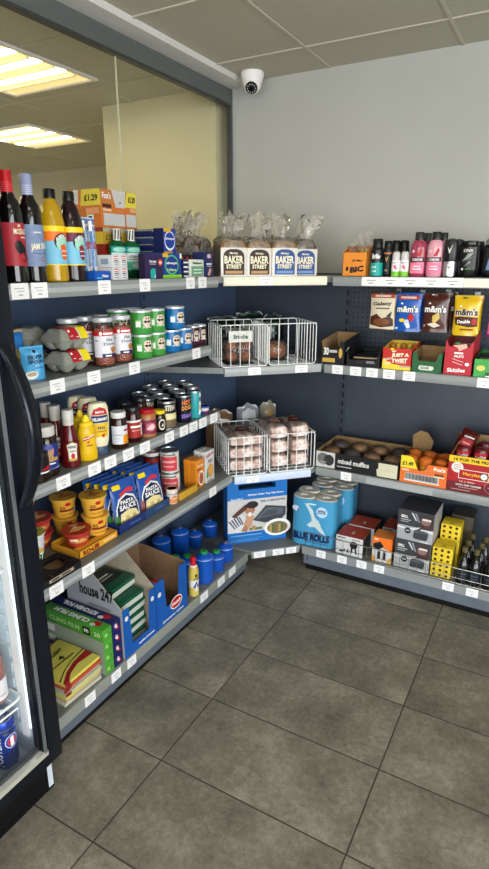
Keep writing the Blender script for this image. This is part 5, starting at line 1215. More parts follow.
# barbecue box
z = .13
t = thing('barbecue_box', 'blue barbecue box with a picture of a man in a striped shirt and a grill', 'box', (.405, -.475, z+EPS), RC)
w, d, h = .318, .09, .345
BB = mat('1f72c0', .4)
mb = MB()
hx, hz0 = .32*w, .855*h
mb.box(-w/2, w/2, -d/2, d/2, 0, hz0, BB); mb.box(-w/2, -hx, -d/2, d/2, hz0, h, BB); mb.box(hx-.005, w/2, -d/2, d/2, hz0, h, BB); mb.box(-hx, hx-.005, d/2-.004, d/2, hz0, h, BB)
mb.box(-hx, hx-.005, -d/2+.02, d/2-.004, hz0, hz0+.001, INK); mb.box(-hx, hx-.005, -d/2, d/2, h-.02, h, BB)
SKIN = mat('b07c5c', .5); SK2 = mat('c8967a')
mb.art(fr(w, d, h), [('r', 0, 1, .175, .70, mat('cfcbc8')), ('t', 'Deluxe Table Top Gas Stove', .64, .765, .60, .035, WHITE), ('t', 'BestBBQ', .16, .715, .2, .04, mat('bcd4ec')), ('t', 'GRILL & GRIDDLE PAN', .76, .65, .42, .03, NAVY),
   ('p', [(.0, .18), (.0, .40), (.10, .48), (.2, .50), (.30, .40), (.30, .18)], mat('e0dcdc'))]
   + [('p', [(.01+.042*k, .37+.02*min(k, 3)), (.03+.042*k, .385+.02*min(k, 3)), (.13+.034*k, .25+.02*min(k, 3)), (.115+.034*k, .235+.02*min(k, 3))], mat('48526a')) for k in range(5)]
   + [('o', .37, .53, .085, .075, SKIN), ('p', [(.06, .45), (.2, .56), (.30, .63), (.36, .60), (.28, .52), (.12, .42)], mat('5a3430')), ('o', .41, .61, .10, .058, mat('2a2224')), ('p', [(.28, .58), (.34, .645), (.50, .60), (.48, .575)], mat('2a2224')), ('p', [(.27, .30), (.31, .44), (.38, .48), (.44, .42), (.40, .28), (.32, .22)], SK2), ('o', .37, .46, .035, .035, mat('ece4dc')), ('o', .43, .535, .008, .010, INK),
   ('p', [(.22, .2), (.28, .3), (.34, .26), (.32, .18)], SKIN), ('p', [(.42, .36), (.64, .58), (.98, .53), (.98, .40), (.90, .32), (.62, .30)], mat('3c4048')), ('p', [(.46, .37), (.66, .55), (.94, .51), (.92, .42)], mat('5a6068')), ('p', [(.54, .40), (.68, .50), (.86, .48), (.82, .42)], mat('484c54')), ('r', .36, .58, .20, .24, mat('6a7a4c')), ('r', .4, .46, .2, .27, mat('b88a4c')),
   ('o', .84, .205, .23, .14, WHITE), ('o', .84, .20, .18, .10, mat('7a7450'))] + [('o', .72+.05*(k % 6), .15+.045*(k//6), .022, .022, [mat('b89a5c'), mat('5a6a34'), mat('8a6a4c')][k % 3]) for k in range(18)]
   + [('r', .04, .6, .08, .085, mat('6aa8e0')), ('r', .04, .56, .13, .15, mat('6aa8e0')), ('r', .04, .5, .05, .06, mat('6aa8e0'))])
mb.build('box', t)
# toilet roll packs
TPB = mat('4496c0', .3, coat=.3); PAP = noise_mat('tissue_paper', 'd6d0c0', 'e2dccd', 120, .95, .3)
def tproll(label, loc, rz, first, film_dark):
    t = thing('toilet_roll_pack', label, 'toilet roll pack', loc, rz, 'blue toilet roll packs')
    w, d, h = .232, .178, .262; rr = w/4*.985; ry = d/4*.985
    mb = MB()
    cores = MB()
    for i in (-1, 1):
        for j in (-1, 1):
            n = 24; r0 = .021
            lo = []; prof = [(r0, h-.06), (r0, h-.008), (r0+.001, h-.004), (rr*.93, h-.003), (rr, h-.008), (rr, .004)]
            mb.lathe(prof, PAP, n, cx=i*w/4, cy=j*d/4, sy_=1 if True else ry/rr, cap=False) if False else None
            M_ = Matrix.Translation((i*w/4, j*d/4, 0)) @ Matrix.Diagonal((1, ry/rr, 1, 1))
            mb.lathe(prof, PAP, n, cap=False, M=M_)
            cores.lathe([(r0-.0005, h-.012), (r0-.001, h-.013), (.001, h-.0125)], mat('4a4238', .9), n, cap=False, M=M_)
    mb.box(-w*.42, w*.42, -d*.42, d*.42, .01, h-.012, PAP); mb.build('paper_rolls', t); cores.build('roll_cores', t)
    def rad(a):   # rounded outline with a slight waist between the rolls
        ca, sa_ = abs(math.cos(a)), abs(math.sin(a))
        r = ((ca/(w/2))**4.6+(sa_/(d/2))**4.6)**(-1/4.6)
        return r*(1-.035*math.exp(-((math.cos(a))/.16)**2)-.03*math.exp(-((math.sin(a))/.16)**2))
    def W(u, v, o=0.):
        a = 2*PI*u-PI/2; r = rad(a)+.0012+o
        return (r*math.cos(a), r*math.sin(a), .001+v*(h-.006))
    m2 = MB().grid(W, 64, 6, TPB, wrap=True)
    m2.add([W(k/64, 0) for k in range(64)], [tuple(range(63, -1, -1))], TPB)
    yfr = -d/2*1.0-.002
    # front printing: u across the front
    FM = lambda u, v, o: (lambda x: (x, -(rad(math.atan2(-d*.5, x))*abs(math.sin(math.atan2(-d*.5, x)))+.0020+o), v*h))((u-.5)*w*.88)
    FM2 = lambda u, v, o: FM(u, v, o)
    m2.art(FM2, [('p', [(.28, .90), (.38, .88), (.50, .76), (.56, .62), (.66, .56), (.74, .42), (.86, .27), (.70, .33), (.56, .42), (.44, .40), (.36, .44), (.48, .54), (.46, .64), (.38, .78)], mat('c8d4d4')), ('o', .73, .75, .14, .11, mat('b8d4ea')), ('t', 'softer', .73, .78, .2, .045, NAVY), ('t', 'stronger', .73, .73, .22, .045, NAVY), ('o', .06, .76, .1, .06, mat('c8d4e8')), ('p', [(.0, .72), (.16, .78), (.12, .70)], NAVY), ('t', 'BLUE ROLLS', .48, .20, .94, .16, NAVY, 0, 0, .06), ('r', .36, .58, .88, .91, mat('bfe0f0'))])
    m2.build('wrapper', t)
    return t
rzp = math.radians(6)
tproll('blue toilet roll pack at the front, lettering facing out', (.700, -.337, .1321+EPS), rzp, True, False)
tproll('blue toilet roll pack standing behind the front pack', (.722, -.150, .1321+EPS), rzp, False, True)

#################################################################### RIGHT SHELF 2 (sweets)
z = 1.0798; yf = -.425
def open_box(name, label, x0, x1, yfr, d, hf, hb, outer, inner, front=(), right=(), notch=None, left=()):
    # shelf-ready open carton: low front, sides rising to the back
    w = x1-x0; t = thing(name, label, 'display box', ((x0+x1)/2, yfr+d/2, z+EPS), 0); th = .002
    MB().box(-w/2, w/2, -d/2, d/2, 0, th, inner).build('bottom', t)
    poly = [(-d/2, 0), (d/2, 0), (d/2, hb), (d/2-.03, hb), (-d/2, max(hf, notch[3] if notch else 0))]
    for sgn in (-1, 1):
        xx = sgn*(w/2-th/2); mb = MB().prism(poly, lambda p, q, a: (xx+a, p, q), -th/2, th/2, inner)
        xo = sgn*(w/2+.0002); mb.prism(poly, lambda p, q, a: (xo+a, p, q), -.0002, .0002, outer)
        if sgn > 0 and right: mb.art(lambda u, v, o: (w/2+.0004+o, (u-.5)*d, v*hb), list(right))
        if sgn < 0 and left: mb.art(lambda u, v, o: (-w/2-.0004-o, (.5-u)*d, v*hb), list(left))
        mb.build('side_panel', t)
    MB().box(-w/2+th, w/2-th, d/2-th, d/2, th, hb, inner).build('back_panel', t)
    if notch:
        a, b, lo, hi = notch; fp = [(-w/2, 0), (w/2, 0), (w/2, hi), (w*(b-.5)+.012, hi), (w*(b-.5), lo), (w*(a-.5), lo), (w*(a-.5)-.012, hi), (-w/2, hi)]
    else: hi = hf; fp = [(-w/2, 0), (w/2, 0), (w/2, hf), (-w/2, hf)]
    mb = MB().prism(fp, lambda p, q, a: (p, -d/2+a, q), -.0016, -.0002, outer)
    mb.art(lambda u, v, o: ((u-.5)*w, -d/2-.0016-o, v*hi), list(front)); mb.build('front_panel', t)
    return t
KR = noise_mat('kraft_board', '8a6c48', '97794f', 50, .9)
KB = mat('17161a', .5)
x0, x1 = .722, .831
open_box('chocolate_display', 'black open display box with gold seal, holding wrapped bars, left of the sweets', x0, x1, yf, .21, .045, .125, KB, KR, front=[('t', '30', .22, .55, .22, .34, WHITE), ('r', .36, .7, .5, .62, LGREY), ('o', .85, .5, .08, .22, GOLD), ('r', .06, .62, .08, .26, GOLD)], right=[('p', [(.1, .45), (.3, .56), (.3, .62), (.1, .5)], OFFW)], notch=(.06, .72, .042, .105))
for k in range(4):
    lb = 'dark wrapped chocolate bar lying in the black display box with the gold seal, ' + ['bottom', 'second up', 'third up', 'top'][k]
    carton('chocolate_bar', lb, 'chocolate bar', .088, .16, .0135, mat('1c1412', .3), (.777+.004*(k % 2), yf+.10, z+.003+k*.0142), .04*(-1)**k, 0 and () or [('r', 0, 1, .2, .7, mat('8a6448')), ('r', .6, .9, .2, .7, INK)], top=[('r', .1, .5, .1, .9, mat('7a5a40'))], group='chocolate bars in the black display box', bev=.003)
x0, x1 = .846, .996
open_box('chocolate_display', 'low black open tray with a few flat bars, beside the red and yellow box', x0, x1, yf, .24, .03, .05, KB, KB, front=[('r', .6, .85, .25, .42, MGREY), ('r', .3, .5, .25, .35, DGREY)], notch=(.08, .9, .028, .066))
for k in range(3):
    lb = 'flat bar with pale stripe lying in the low black tray, ' + ['bottom', 'middle', 'top'][k]
    carton('chocolate_bar', lb, 'chocolate bar', .125, .15, .013, mat('241c18', .35), (.921+.002*k, yf+.10, z+.003+k*.0137), .02*(-1)**k, [('r', .05, .95, .25, .62, mat('a89470'))], group='flat bars in the low black tray', bev=.003)
# red and yellow sweets box
x0, x1 = sx(382, yf, z), sx(411, yf, z)
RB = mat('c4261e', .4)
t = open_box('sweets_box', 'red and yellow sweets box with jagged white lettering', x0, x1-.004, yf, .16, .092, .108, RB, mat('d8b43c'), front=[('p', [(0, 0), (1, 0), (1, .18), (.35, .26), (.1, .42), (0, .5)], mat('e8d23c')), ('t', 'JUST A', .62, .68, .62, .22, mat('f0e6c8'), .06, 0, .07), ('t', 'TWIST', .60, .44, .56, .20, mat('f0e6c8'), .06, 0, .07), ('r', .5, .85, .30, .36, mat('e08a84')), ('r', .62, .98, .14, .22, mat('b8a890')), ('t', 'JUST', .17, .46, .26, .14, mat('f0e6c8'), .05), ('t', 'A BIT', .19, .28, .26, .12, mat('f0e6c8'), .05), ('p', [(.25, 1), (.34, .84), (.42, 1)], YEL), ('p', [(.3, .85), (.5, .92), (.4, .8)], CREAM)])
for k in range(5):
    lb = 'yellow-wrapped sweet roll standing in the red and yellow box, ' + ['first from the left', 'second from the left', 'third from the left', 'fourth from the left', 'rightmost'][k]
    o = MB().lathe([(.009, 0), (.0105, .002), (.0105, .094), (.008, .098), (.002, .102)], mat('c8a030' if k % 2 else 'a8641c', .35), 14).build('sweet_roll', None, (x0+.017+k*.0245, yf+.09, z+.003))
    tag(o, lb, 'sweets', 'sweet rolls in the red and yellow box')
# green open box
x0, x1 = sx(411.5, yf, z), sx(441.5, yf, z)
DG = mat('1c5a30', .45)
open_box('sweets_box', 'dark green open display box with cut-away front and white oval', x0, x1-.004, yf, .17, .06, .092, DG, KR, front=[('p', [(.22, .16), (.3, .10), (.7, .10), (.76, .22), (.72, .32), (.26, .34)], mat('dcdcd0')), ('t', 'SOUR', .45, .22, .3, .13, DG), ('r', .1, .9, .0, .04, mat('2a7a44'))], notch=(.22, .80, .046, .082))
for k in range(3):
    lb = 'pale wrapped sweet bar lying in the dark green open box, ' + ['bottom', 'middle', 'top'][k]
    carton('sweet_bar', lb, 'sweets', .09, .13, .012, mat('9a8a60', .4), ((x0+x1)/2-.002, yf+.085, z+.003+k*.0127), .03*(-1)**k, [('r', .05, .95, .2, .8, mat('d8d4b8'))], group='sweet bars in the green box', bev=.003)
# red Skittles box
x0, x1 = sx(443, yf, z), sx(471, yf, z)
open_box('sweets_box', 'tall bright red sweets box with white lettering at its foot', x0, x1-.003, yf, .19, .125, .165, mat('b81c2c', .4), mat('7a1820'), front=[('t', 'Skittles', .46, .14, .66, .12, WHITE, .02), ('p', [(.25, .86), (.75, .92), (.8, .82), (.5, .70), (.45, .80)], mat('e8b0a0')), ('p', [(.3, .92), (.5, .98), (.5, .9)], GREEN), ('r', .34, .66, .62, .67, WHITE), ('t', 'FRUITS', .52, .55, .34, .07, WHITE), ('p', [(.3, .46), (.7, .38), (.7, .40), (.3, .48)], mat('e8c0c0')), ('p', [(.3, .38), (.66, .29), (.66, .31), (.3, .40)], mat('e8c0c0')), ('o', .84, .33, .08, .05, WHITE)], notch=(.14, .86, .115, .140))
for k in range(4):
    lb = 'small red sweet bag standing in the bright red box, ' + ['front', 'second', 'third', 'rear'][k]
    pouch('sweet_bag', lb, 'sweets', ((x0+x1)/2-.002, yf+.03+k*.04, z+.003), 0, x1-x0-.02, .112, .022, mat('a01828', .3, coat=.3), [('r', .2, .8, .5, .7, WHITE), ('o', .5, .8, .15, .06, YEL)], seed=k, group='sweet bags in the red box')
# green m&m's tray
x0 = sx(473, yf, z)
open_box('sweets_box', "green display box lettered m&m's at the right picture edge", x0, x0+.13, yf, .20, .072, .085, mat('3fa048', .4), mat('2a6a34'), front=[('t', "m&m's", .62, .22, .56, .3, mat('201410')), ('o', .2, .5, .13, .16, mat('d8d06a')), ('o', .62, .62, .16, .18, mat('8a3c20')), ('p', [(.4, .8), (.6, .95), (.7, .7)], mat('b0e0a0')), ('r', .36, .9, .02, .09, WHITE)])
for k in range(4):
    lb = 'dark pack lying in the green display box, ' + ['bottom', 'second up', 'third up', 'top'][k]
    carton('sweet_bag', lb, 'sweets', .10, .16, .018, mat('2a3a30', .4), (x0+.065, yf+.1, z+.003+k*.0186), .02*(-1)**k, [('r', 0, 1, .3, .7, mat('6a8a70'))], group='packs in the green display box', bev=.004)
# hanging bags on pegs
def hang(label, px0, px1, y, ztop, h, mt, its, seed, thick=.028):
    x0, x1 = sx(px0, y, ztop-.08), sx(px1, y, ztop-.08)
    o = pouch('chocolate_pouch', label, 'chocolate pouch', ((x0+x1)/2, y, ztop-h), 0, x1-x0, h, thick, mt, its, seed=seed, group='chocolate pouches hanging on pegs')
    return o, (x0+x1)/2
CHB = mat('2a120a', .3)
sharing = [('r', .1, .92, .84, .95, mat('b8472c')), ('r', .2, .8, .87, .92, mat('e8d0c0'))]
gal = [('R', 0, 1, .93, 1, mat('2a140c')), ('R', .03, .97, .02, .84, mat('d8cdb2'))] + [sharing[0], sharing[1]] + [('t', 'Galaxy', .5, .68, .74, .13, mat('3a2014'), .03), ('r', .25, .8, .55, .585, mat('6a4a34')), ('p', [(.05, .34), (.3, .42), (.5, .30), (.8, .36), (.95, .28), (.95, .10), (.5, .05), (.05, .12)], mat('4a2412')), ('o', .5, .2, .32, .10, mat('7a4a2c')), ('p', [(.68, .36), (.9, .5), (.86, .34)], mat('3a2014')), ('p', [(.2, .08), (.5, .02), (.8, .08), (.5, .055)], CREAM)]
def mms(base, extra): return [('r', .22, .30, .72, .76, WHITE), ('t', "m&m's", .5, .60, .90, .20, INK if base != 2 else OFFW, 0, 0, .09), ('t', "m&m's", .5, .60, .86, .18, WHITE if base != 2 else mat('2a1410'), 0, 0, .035)] + extra
bags = [('cream chocolate pouch with brown swirl, leftmost of the hanging row', 370, 396, 'Galaxy', mat('8a6a4c', .3, coat=.4), gal, 1.402),
        ("bright blue chocolate pouch with red sweet, hanging second from the left", 395.5, 421, 'blue', mat('1456b0', .28, coat=.4), sharing+mms(0, [('o', .66, .38, .13, .10, RED), ('o', .30, .30, .12, .05, YEL), ('o', .5, .24, .1, .09, mat('c8d4e8')), ('o', .56, .16, .08, .07, WHITE), ('r', .05, .15, .06, .11, WHITE)]), 1.398),
        ("dark brown chocolate pouch hanging between the blue and yellow ones", 423, 449, 'brown', mat('4a2016', .28, coat=.4), [('r', .3, .5, .94, .97, WHITE)]+mms(0, [('p', [(.4, .42), (.66, .52), (.7, .36), (.5, .22), (.4, .3)], mat('d8b860')), ('p', [(.2, .2), (.5, .26), (.75, .18), (.5, .12)], mat('e8d8c0')), ('o', .35, .34, .07, .05, BROWN), ('r', .08, .14, .14, .19, LGREY)]), 1.402),
        ("bright yellow chocolate pouch, rightmost of the fully visible hanging row", 453.5, 480.5, 'yellow', mat('e6bc1c', .28, coat=.4), [('r', .3, .5, .93, .96, BROWN)]+mms(2, [('p', [(.05, .46), (.3, .49), (.95, .47), (.95, .24), (.6, .22), (.1, .28)], mat('4a1c10')), ('t', 'Double', .42, .36, .5, .09, WHITE, .02), ('o', .82, .36, .1, .08, RED), ('r', .3, .8, .14, .18, mat('8a5a14'))]), 1.394)]
PEG = mat('b8babc', .3, .8)
for i, (lb, p0, p1, nm, m_, its, zt) in enumerate(bags):
    o, xc = hang(lb, p0, p1, -.30, zt, .165, m_, its, i+20)
    c = o.copy(); COL.objects.link(c); c.location.y = -.245; c['label'] = lb.split(',')[0].split(' hanging')[0]+' hidden behind the front one of its colour'
    if nm in ('blue', 'brown'):
        c2 = o.copy(); COL.objects.link(c2); c2.location.y = -.19; c2.location.x += .012; c2['label'] = lb.split(',')[0].split(' hanging')[0]+' at the rear of its peg'
    h_ = MB().tube([(xc, -.041, zt-.010), (xc, -.33, zt-.010), (xc, -.34, zt-.004)], .0025, PEG).box(xc-.012, xc+.012, -.042, -.0402, zt-.025, zt+.005, PEG).build('peg_hook')
    h_['label'] = 'metal peg hook carrying the %s chocolate pouches' % {'Galaxy': 'cream', 'blue': 'bright blue', 'brown': 'dark brown', 'yellow': 'yellow'}[nm]; h_['category'] = 'hook'; h_['group'] = 'peg hooks on the pegboard'
xv = sx(488, -.30, 1.32)
o = pouch('sweet_bag', 'purple and pink sweet bag hanging at the right picture edge', 'sweets', (xv+.055, -.30, 1.225), 0, .11, .16, .028, mat('5a2a6a', .3, coat=.4), [('r', .05, .95, .8, .95, YEL), ('r', .05, .95, .1, .4, PINK)], seed=33)
h_ = MB().tube([(xv+.055, -.041, 1.375), (xv+.055, -.33, 1.375)], .0025, PEG).box(xv+.043, xv+.067, -.042, -.0402, 1.36, 1.39, PEG).build('peg_hook')
h_['label'] = 'metal peg hook carrying the purple sweet bag'; h_['category'] = 'hook'; h_['group'] = 'peg hooks on the pegboard'

#################################################################### RIGHT SHELF 3 (muffins, biscuits)
z = .5736; yf = -.428
x0, x1 = sx(316, yf, z), sx(399, yf, z)
MT = mat('141315', .5)
open_box('muffin_tray', 'black open tray lettered mixed muffins with a photo of muffins', x0, x1-.006, yf, .275, .082, .084, MT, KR, front=[('r', 0, .24, .02, .98, mat('c8c6c4')), ('o', .09, .55, .075, .36, mat('6a6866')), ('o', .165, .5, .065, .34, mat('343232')), ('p', [(.04, .4), (.09, .15), (.14, .4)], mat('8a8886')), ('t', 'mixed muffins', .47, .56, .38, .30, mat('d8d4cc')), ('r', .27, .45, .20, .26, LGREY), ('p', [(.76, .05), (.99, .05), (.99, .85), (.77, .85), (.77, .5), (.75, .45)], mat('d0ccae')), ('r', .8, .96, .44, .47, mat('b8b498'))])
MUF = noise_mat('muffin_top', '6a4420', 'a87838', 30, .6, .4); MUFD = noise_mat('chocolate_muffin', '2a1610', '3c2216', 30, .6, .4)
mf = {}
k = 0
for j in range(2):
    for i in range(4):
        m_ = MUFD if (i+j) % 3 == 1 else MUF
        loc = (x0+.052+i*.100, yf+.075+j*.125, z+.0045)
        lb = '%s muffin in its case in the black tray, %s row, %s' % ('dark' if m_ is MUFD else 'golden', ('front', 'rear')[j], ('leftmost', 'second from the left', 'third from the left', 'rightmost')[i])
        if m_ not in mf:
            t = thing('muffin', lb, 'muffin', loc, 0, 'muffins in the black tray')
            MB().lathe([(.028, 0), (.037, .044)], mat('3a2418', .8), 24, cap=True).build('paper_case', t)
            MB().lathe([(.037, .043), (.043, .050), (.042, .060), (.034, .072), (.018, .080), (.002, .082)], m_, 22).build('crown', t)
            MB().lathe([(.0385, .042), (.0445, .050), (.0435, .061), (.035, .0738), (.018, .082), (.002, .084)], FILM2, 22, cap=False).build('film', t)
            mf[m_] = t
        else: dup(mf[m_], loc, .4*i, lb)
# orange biscuit tray
x0, x1 = sx(399, yf, z), sx(446.5, yf, z)
ORG = mat('df7030', .45); w = x1-x0
t = thing('biscuit_display', 'orange biscuit display tray with yellow corner and barcode panel', 'display box', ((x0+x1)/2-.001, yf+.12, z+EPS), 0)
d = .24; w -= .006; h = .125
fp = [(-w/2, 0), (w/2, 0), (w/2, .098), (w*.10, .098), (w*.04, .07), (-w*.10, .062), (-w*.16, .085), (-w*.22, .115), (-w*.30, .125), (-w/2, .125)]
mb = MB().prism(fp, lambda p, q, a: (p, -d/2+a, q), -.002, 0, ORG)
mb.art(lambda u, v, o: ((u-.5)*w, -d/2-.002-o, v*.125), [('p', [(0, .56), (0, 1), (.20, 1), (.28, .92), (.33, .70), (.37, .56)], mat('e8d22c')), ('t', '£1.49', .16, .72, .24, .16, INK), ('t', "Fox's", .84, .66, .24, .14, WHITE), ('t', 'GINGER', .84, .46, .20, .10, BROWN), ('r', .72, .95, .36, .40, CREAM), ('r', .03, .2, .44, .52, mat('e8b890')), ('r', .10, .86, .08, .14, mat('d8d4d0')), ('r', .12, .84, .14, .38, mat('d8d4d0'))] + [('r', .13+.025*q, .13+.025*q+(.012 if q % 3 else .018), .15, .37, INK) for q in range(28)])
mb.build('front_panel', t)
sd = [(-d/2, 0), (d/2, 0), (d/2, .08), (-d/2, .08)]
for sgn in (-1, 1): MB().prism(sd, lambda p, q, a: (sgn*(w/2-.001)+a, p, q), -.001, .001, ORG).build('side_panel', t)
MB().box(-w/2+.002, w/2-.002, d/2-.002, d/2, 0, .08, ORG).build('back_panel', t); MB().box(-w/2+.002, w/2-.002, -d/2, d/2-.002, 0, .002, KR).build('bottom', t)
flap = MB().prism([(-.05, 0), (.02, -.0), (.034, .06), (.01, .10), (-.02, .105), (-.05, .08)], lambda p, q, a: (p*1.15-.045, d/2-.012-q*.25+a, .075+q*1.1), 0, .002, KR).build('torn_flap', t)
first = None
for k in range(6):
    px_ = x0+.03+(k % 3)*.068; py_ = yf+.065+(k//3)*.09
    lb = 'orange biscuit packet standing in the orange tray, %s row, %s' % (('front', 'rear')[k//3], ('left', 'middle', 'right')[k % 3])
    loc = (px_, py_, z+.003); tl = (.12, .35 if k == 1 else (.2 if k < 3 else 0), .15*(k-2))
    if first is None:
        first = thing('biscuit_packet', lb, 'biscuit packet', loc, 0, 'biscuit packets in the orange tray')
        MB().lathe([(.026, 0), (.027, .004), (.027, .098), (.02, .104), (.012, .108)], mat('d8702a', .3, coat=.3), 18, sy_=.9).build('packet', first)
        MB().lathe([(.0272, .03), (.0272, .065)], mat('d8b040', .3), 18, sy_=.9, cap=False).build('band', first)
    else: dup(first, loc, tl[2], lb)
# red Maryland carton
x0 = sx(446, yf, z); w = .245
REDM = mat('a81c20', .45)
t = thing('biscuit_display', 'large red biscuit carton with yellow price banner at the right', 'display box', (x0+w/2, yf+.12, z+EPS), 0); d = .24; h = .160
mb = MB().box(-w/2, w/2, -d/2, -d/2+.003, 0, h, REDM)
mb.art(fr(w, d, h), [('r', 0, 1, 0, .28, mat('6a1820')), ('r', 0, 1, .82, 1, mat('e8c01c')), ('t', '16 FOR THE PRICE OF 12', .53, .91, .90, .085, INK), ('o', .15, .68, .10, .15, OFFW), ('r', .09, .21, .68, .70, mat('c08a88')), ('r', .08, .22, .62, .64, mat('c08a88')), ('r', .1, .2, .74, .76, mat('c08a88')), ('r', .18, 1, .385, .65, WHITE), ('r', .19, .99, .40, .635, mat('a81c20')), ('r', .66, .98, .405, .63, mat('d8b050')),
     ('t', 'Maryland', .42, .52, .34, .12, mat('e8a830')), ('o', .60, .52, .075, .115, BROWN), ('o', .60, .52, .055, .085, OFFW), ('t', '16 x 200g', .34, .30, .26, .055, mat('e8b8b0')), ('t', 'CHOC CHIP COOKIES', .36, .21, .42, .05, OFFW), ('r', .2, .52, .13, .15, mat('c09090')), ('r', .08, .4, .055, .075, mat('c09090')), ('o', .78, .24, .16, .18, mat('c8a0a0')), ('o', .78, .24, .155, .172, mat('6a1820')), ('r', .68, .88, .23, .25, mat('c8a0a0')), ('r', 0, .0, 0, 0, REDM)])
mb.build('front_panel', t)
for sgn in (-1, 1): MB().prism([(-d/2+.003, 0), (d/2, 0), (d/2, h+.04), (-d/2+.003, h)], lambda p, q, a: (sgn*(w/2-.0015)+a, p, q), -.0015, .0015, REDM).build('side_panel', t)
MB().box(-w/2+.003, w/2-.003, d/2-.003, d/2, 0, h+.04, KR).build('back_panel', t); MB().box(-w/2+.003, w/2-.003, -d/2+.003, d/2-.003, 0, .003, KR).build('bottom', t)
MB().prism([(0, 0), (.06, 0), (.05, .055), (.02, .045)], lambda p, q, a: (-w/2+.006+q*.35+a, -d/2+.02+p*1.5, h-.002+q), 0, .002, KR).build('torn_flap', t)
first = None
MP = mat('5e1416', .28, coat=.4)
for k in range(6):
    lb = 'dark red cookie packet standing in the large red carton, %s row, %s' % (('front', 'rear')[k//3], ('left', 'middle', 'right')[k % 3])
    loc = (x0+.046+(k % 3)*.072, yf+.068+(k//3)*.10, z+.004)
    if first is None:
        first = thing('cookie_packet', lb, 'biscuit packet', loc, 0, 'cookie packets in the large red carton')
        mb = MB().lathe([(.030, 0), (.031, .004), (.031, .17), (.025, .182), (.012, .186)], MP, 18, sy_=.9); mb.build('packet', first)
        mm = MB(); mm.art(cyl(.0315, .12, .175, 2.4), [('r', .1, .9, .1, .9, mat('b02428')), ('t', 'Cookies', .5, .55, .6, .3, WHITE, .1), ('o', .3, .3, .12, .2, TAN)]); mm.build('label', first)
    else: dup(first, (loc[0], loc[1], loc[2]), 0, lb)
o = pouch('cookie_packet', 'dark red cookie bag lying tilted on top of the packets in the red carton', 'biscuit packet', (x0+.040, yf+.075, z+.178), .1, .075, .085, .035, mat('48100f', .28, coat=.4), [('p', [(.1, .05), (.9, .05), (.85, .5), (.2, .45)], mat('8a161e')), ('t', 'Cookies', .5, .58, .6, .10, WHITE, .1), ('r', .3, .7, .2, .26, mat('e88080'))], seed=8)
o.rotation_euler = (-.5, .45, .1)

#################################################################### RIGHT BASE SHELF
z = ZR; yf = -.424
def at_px(p0, p1, y): return sx(p0, y, z+.05), sx(p1, y, z+.05)
x0, x1 = at_px(336, 362.5, yf)
w = x1-x0; KW = mat('d2d0ce', .5); KT = mat('b4432c', .5)
def kettle(lb, loc, first=None):
    if first: return dup(first, loc, 0, lb)
    return carton('barbecue_box', lb, 'box', w, .13, .100, KW, loc, 0, front=[('o', .66, .60, .15, .20, mat('1c1a1c')), ('r', .54, .78, .66, .70, MGREY), ('p', [(.58, .44), (.64, .44), (.62, .14), (.56, .14)], INK), ('p', [(.70, .44), (.76, .44), (.80, .14), (.74, .14)], INK), ('r', .14, .28, .12, .22, INK), ('p', [(.22, .2), (.36, .34), (.34, .14)], INK), ('p', [(.4, .16), (.46, .38), (.5, .14)], INK), ('r', .05, .35, .88, .93, INK), ('r', .6, .9, .88, .92, mat('8a2a1c'))],
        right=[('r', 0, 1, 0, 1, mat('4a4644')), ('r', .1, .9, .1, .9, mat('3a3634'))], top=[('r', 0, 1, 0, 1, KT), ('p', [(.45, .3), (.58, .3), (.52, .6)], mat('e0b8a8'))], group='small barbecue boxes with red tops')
k0 = kettle('small white barbecue box with red top, front one beside the toilet rolls', ((x0+x1)/2, yf+.066, z+EPS))
kettle('small white barbecue box with red top, right behind the front one', ((x0+x1)/2+.012, yf+.208, z+EPS), k0)
kettle('small white barbecue box with red top, farther right in the back row', ((x0+x1)/2+.178, yf+.26, z+EPS), k0)
x0, x1 = at_px(372, 392, yf+.01)
carton('torch_box', 'upright orange, black and white box standing left of the grey grill boxes', 'box', x1-x0-.004, .09, .130, mat('d0ccc8'), ((x0+x1)/2-.002, yf+.056, z+EPS), 0, front=[('p', [(0, .55), (0, 1), (1, 1), (1, .50), (.5, .62)], ORANGE), ('p', [(.05, .72), (.4, .84), (.6, .66), (.3, .48), (.05, .56)], mat('1c1a1c')), ('r', .28, .44, .12, .42, mat('2c2c30')), ('r', .56, .72, .12, .42, mat('2c2c30')), ('r', .30, .42, .42, .5, MGREY), ('r', .58, .70, .42, .5, MGREY), ('p', [(0, 0), (0, .3), (.2, .1), (.2, 0)], mat('d89a2c')), ('p', [(1, 0), (1, .3), (.8, .1), (.8, 0)], mat('d89a2c')), ('r', .1, .3, .9, .94, WHITE)], top=[('r', 0, 1, 0, 1, mat('e0853c'))], right=[('r', 0, 1, .5, 1, mat('c86a24')), ('r', 0, 1, 0, .5, mat('5a3a20'))])
carton('charcoal_box', 'low dark navy box in the back row between the red-topped and grey boxes', 'box', .105, .10, .070, mat('1a2038'), ((x0+x1)/2+.018, yf+.26-.11, z+EPS), 0, top=[('r', .2, .8, .3, .7, mat('2a3a5c'))])
x0, x1 = at_px(394, 429, yf+.012)
w, d, h = x1-x0, .175, .150
GRB = mat('a9a8aa', .5); GRD = mat('3a3a3e', .5)
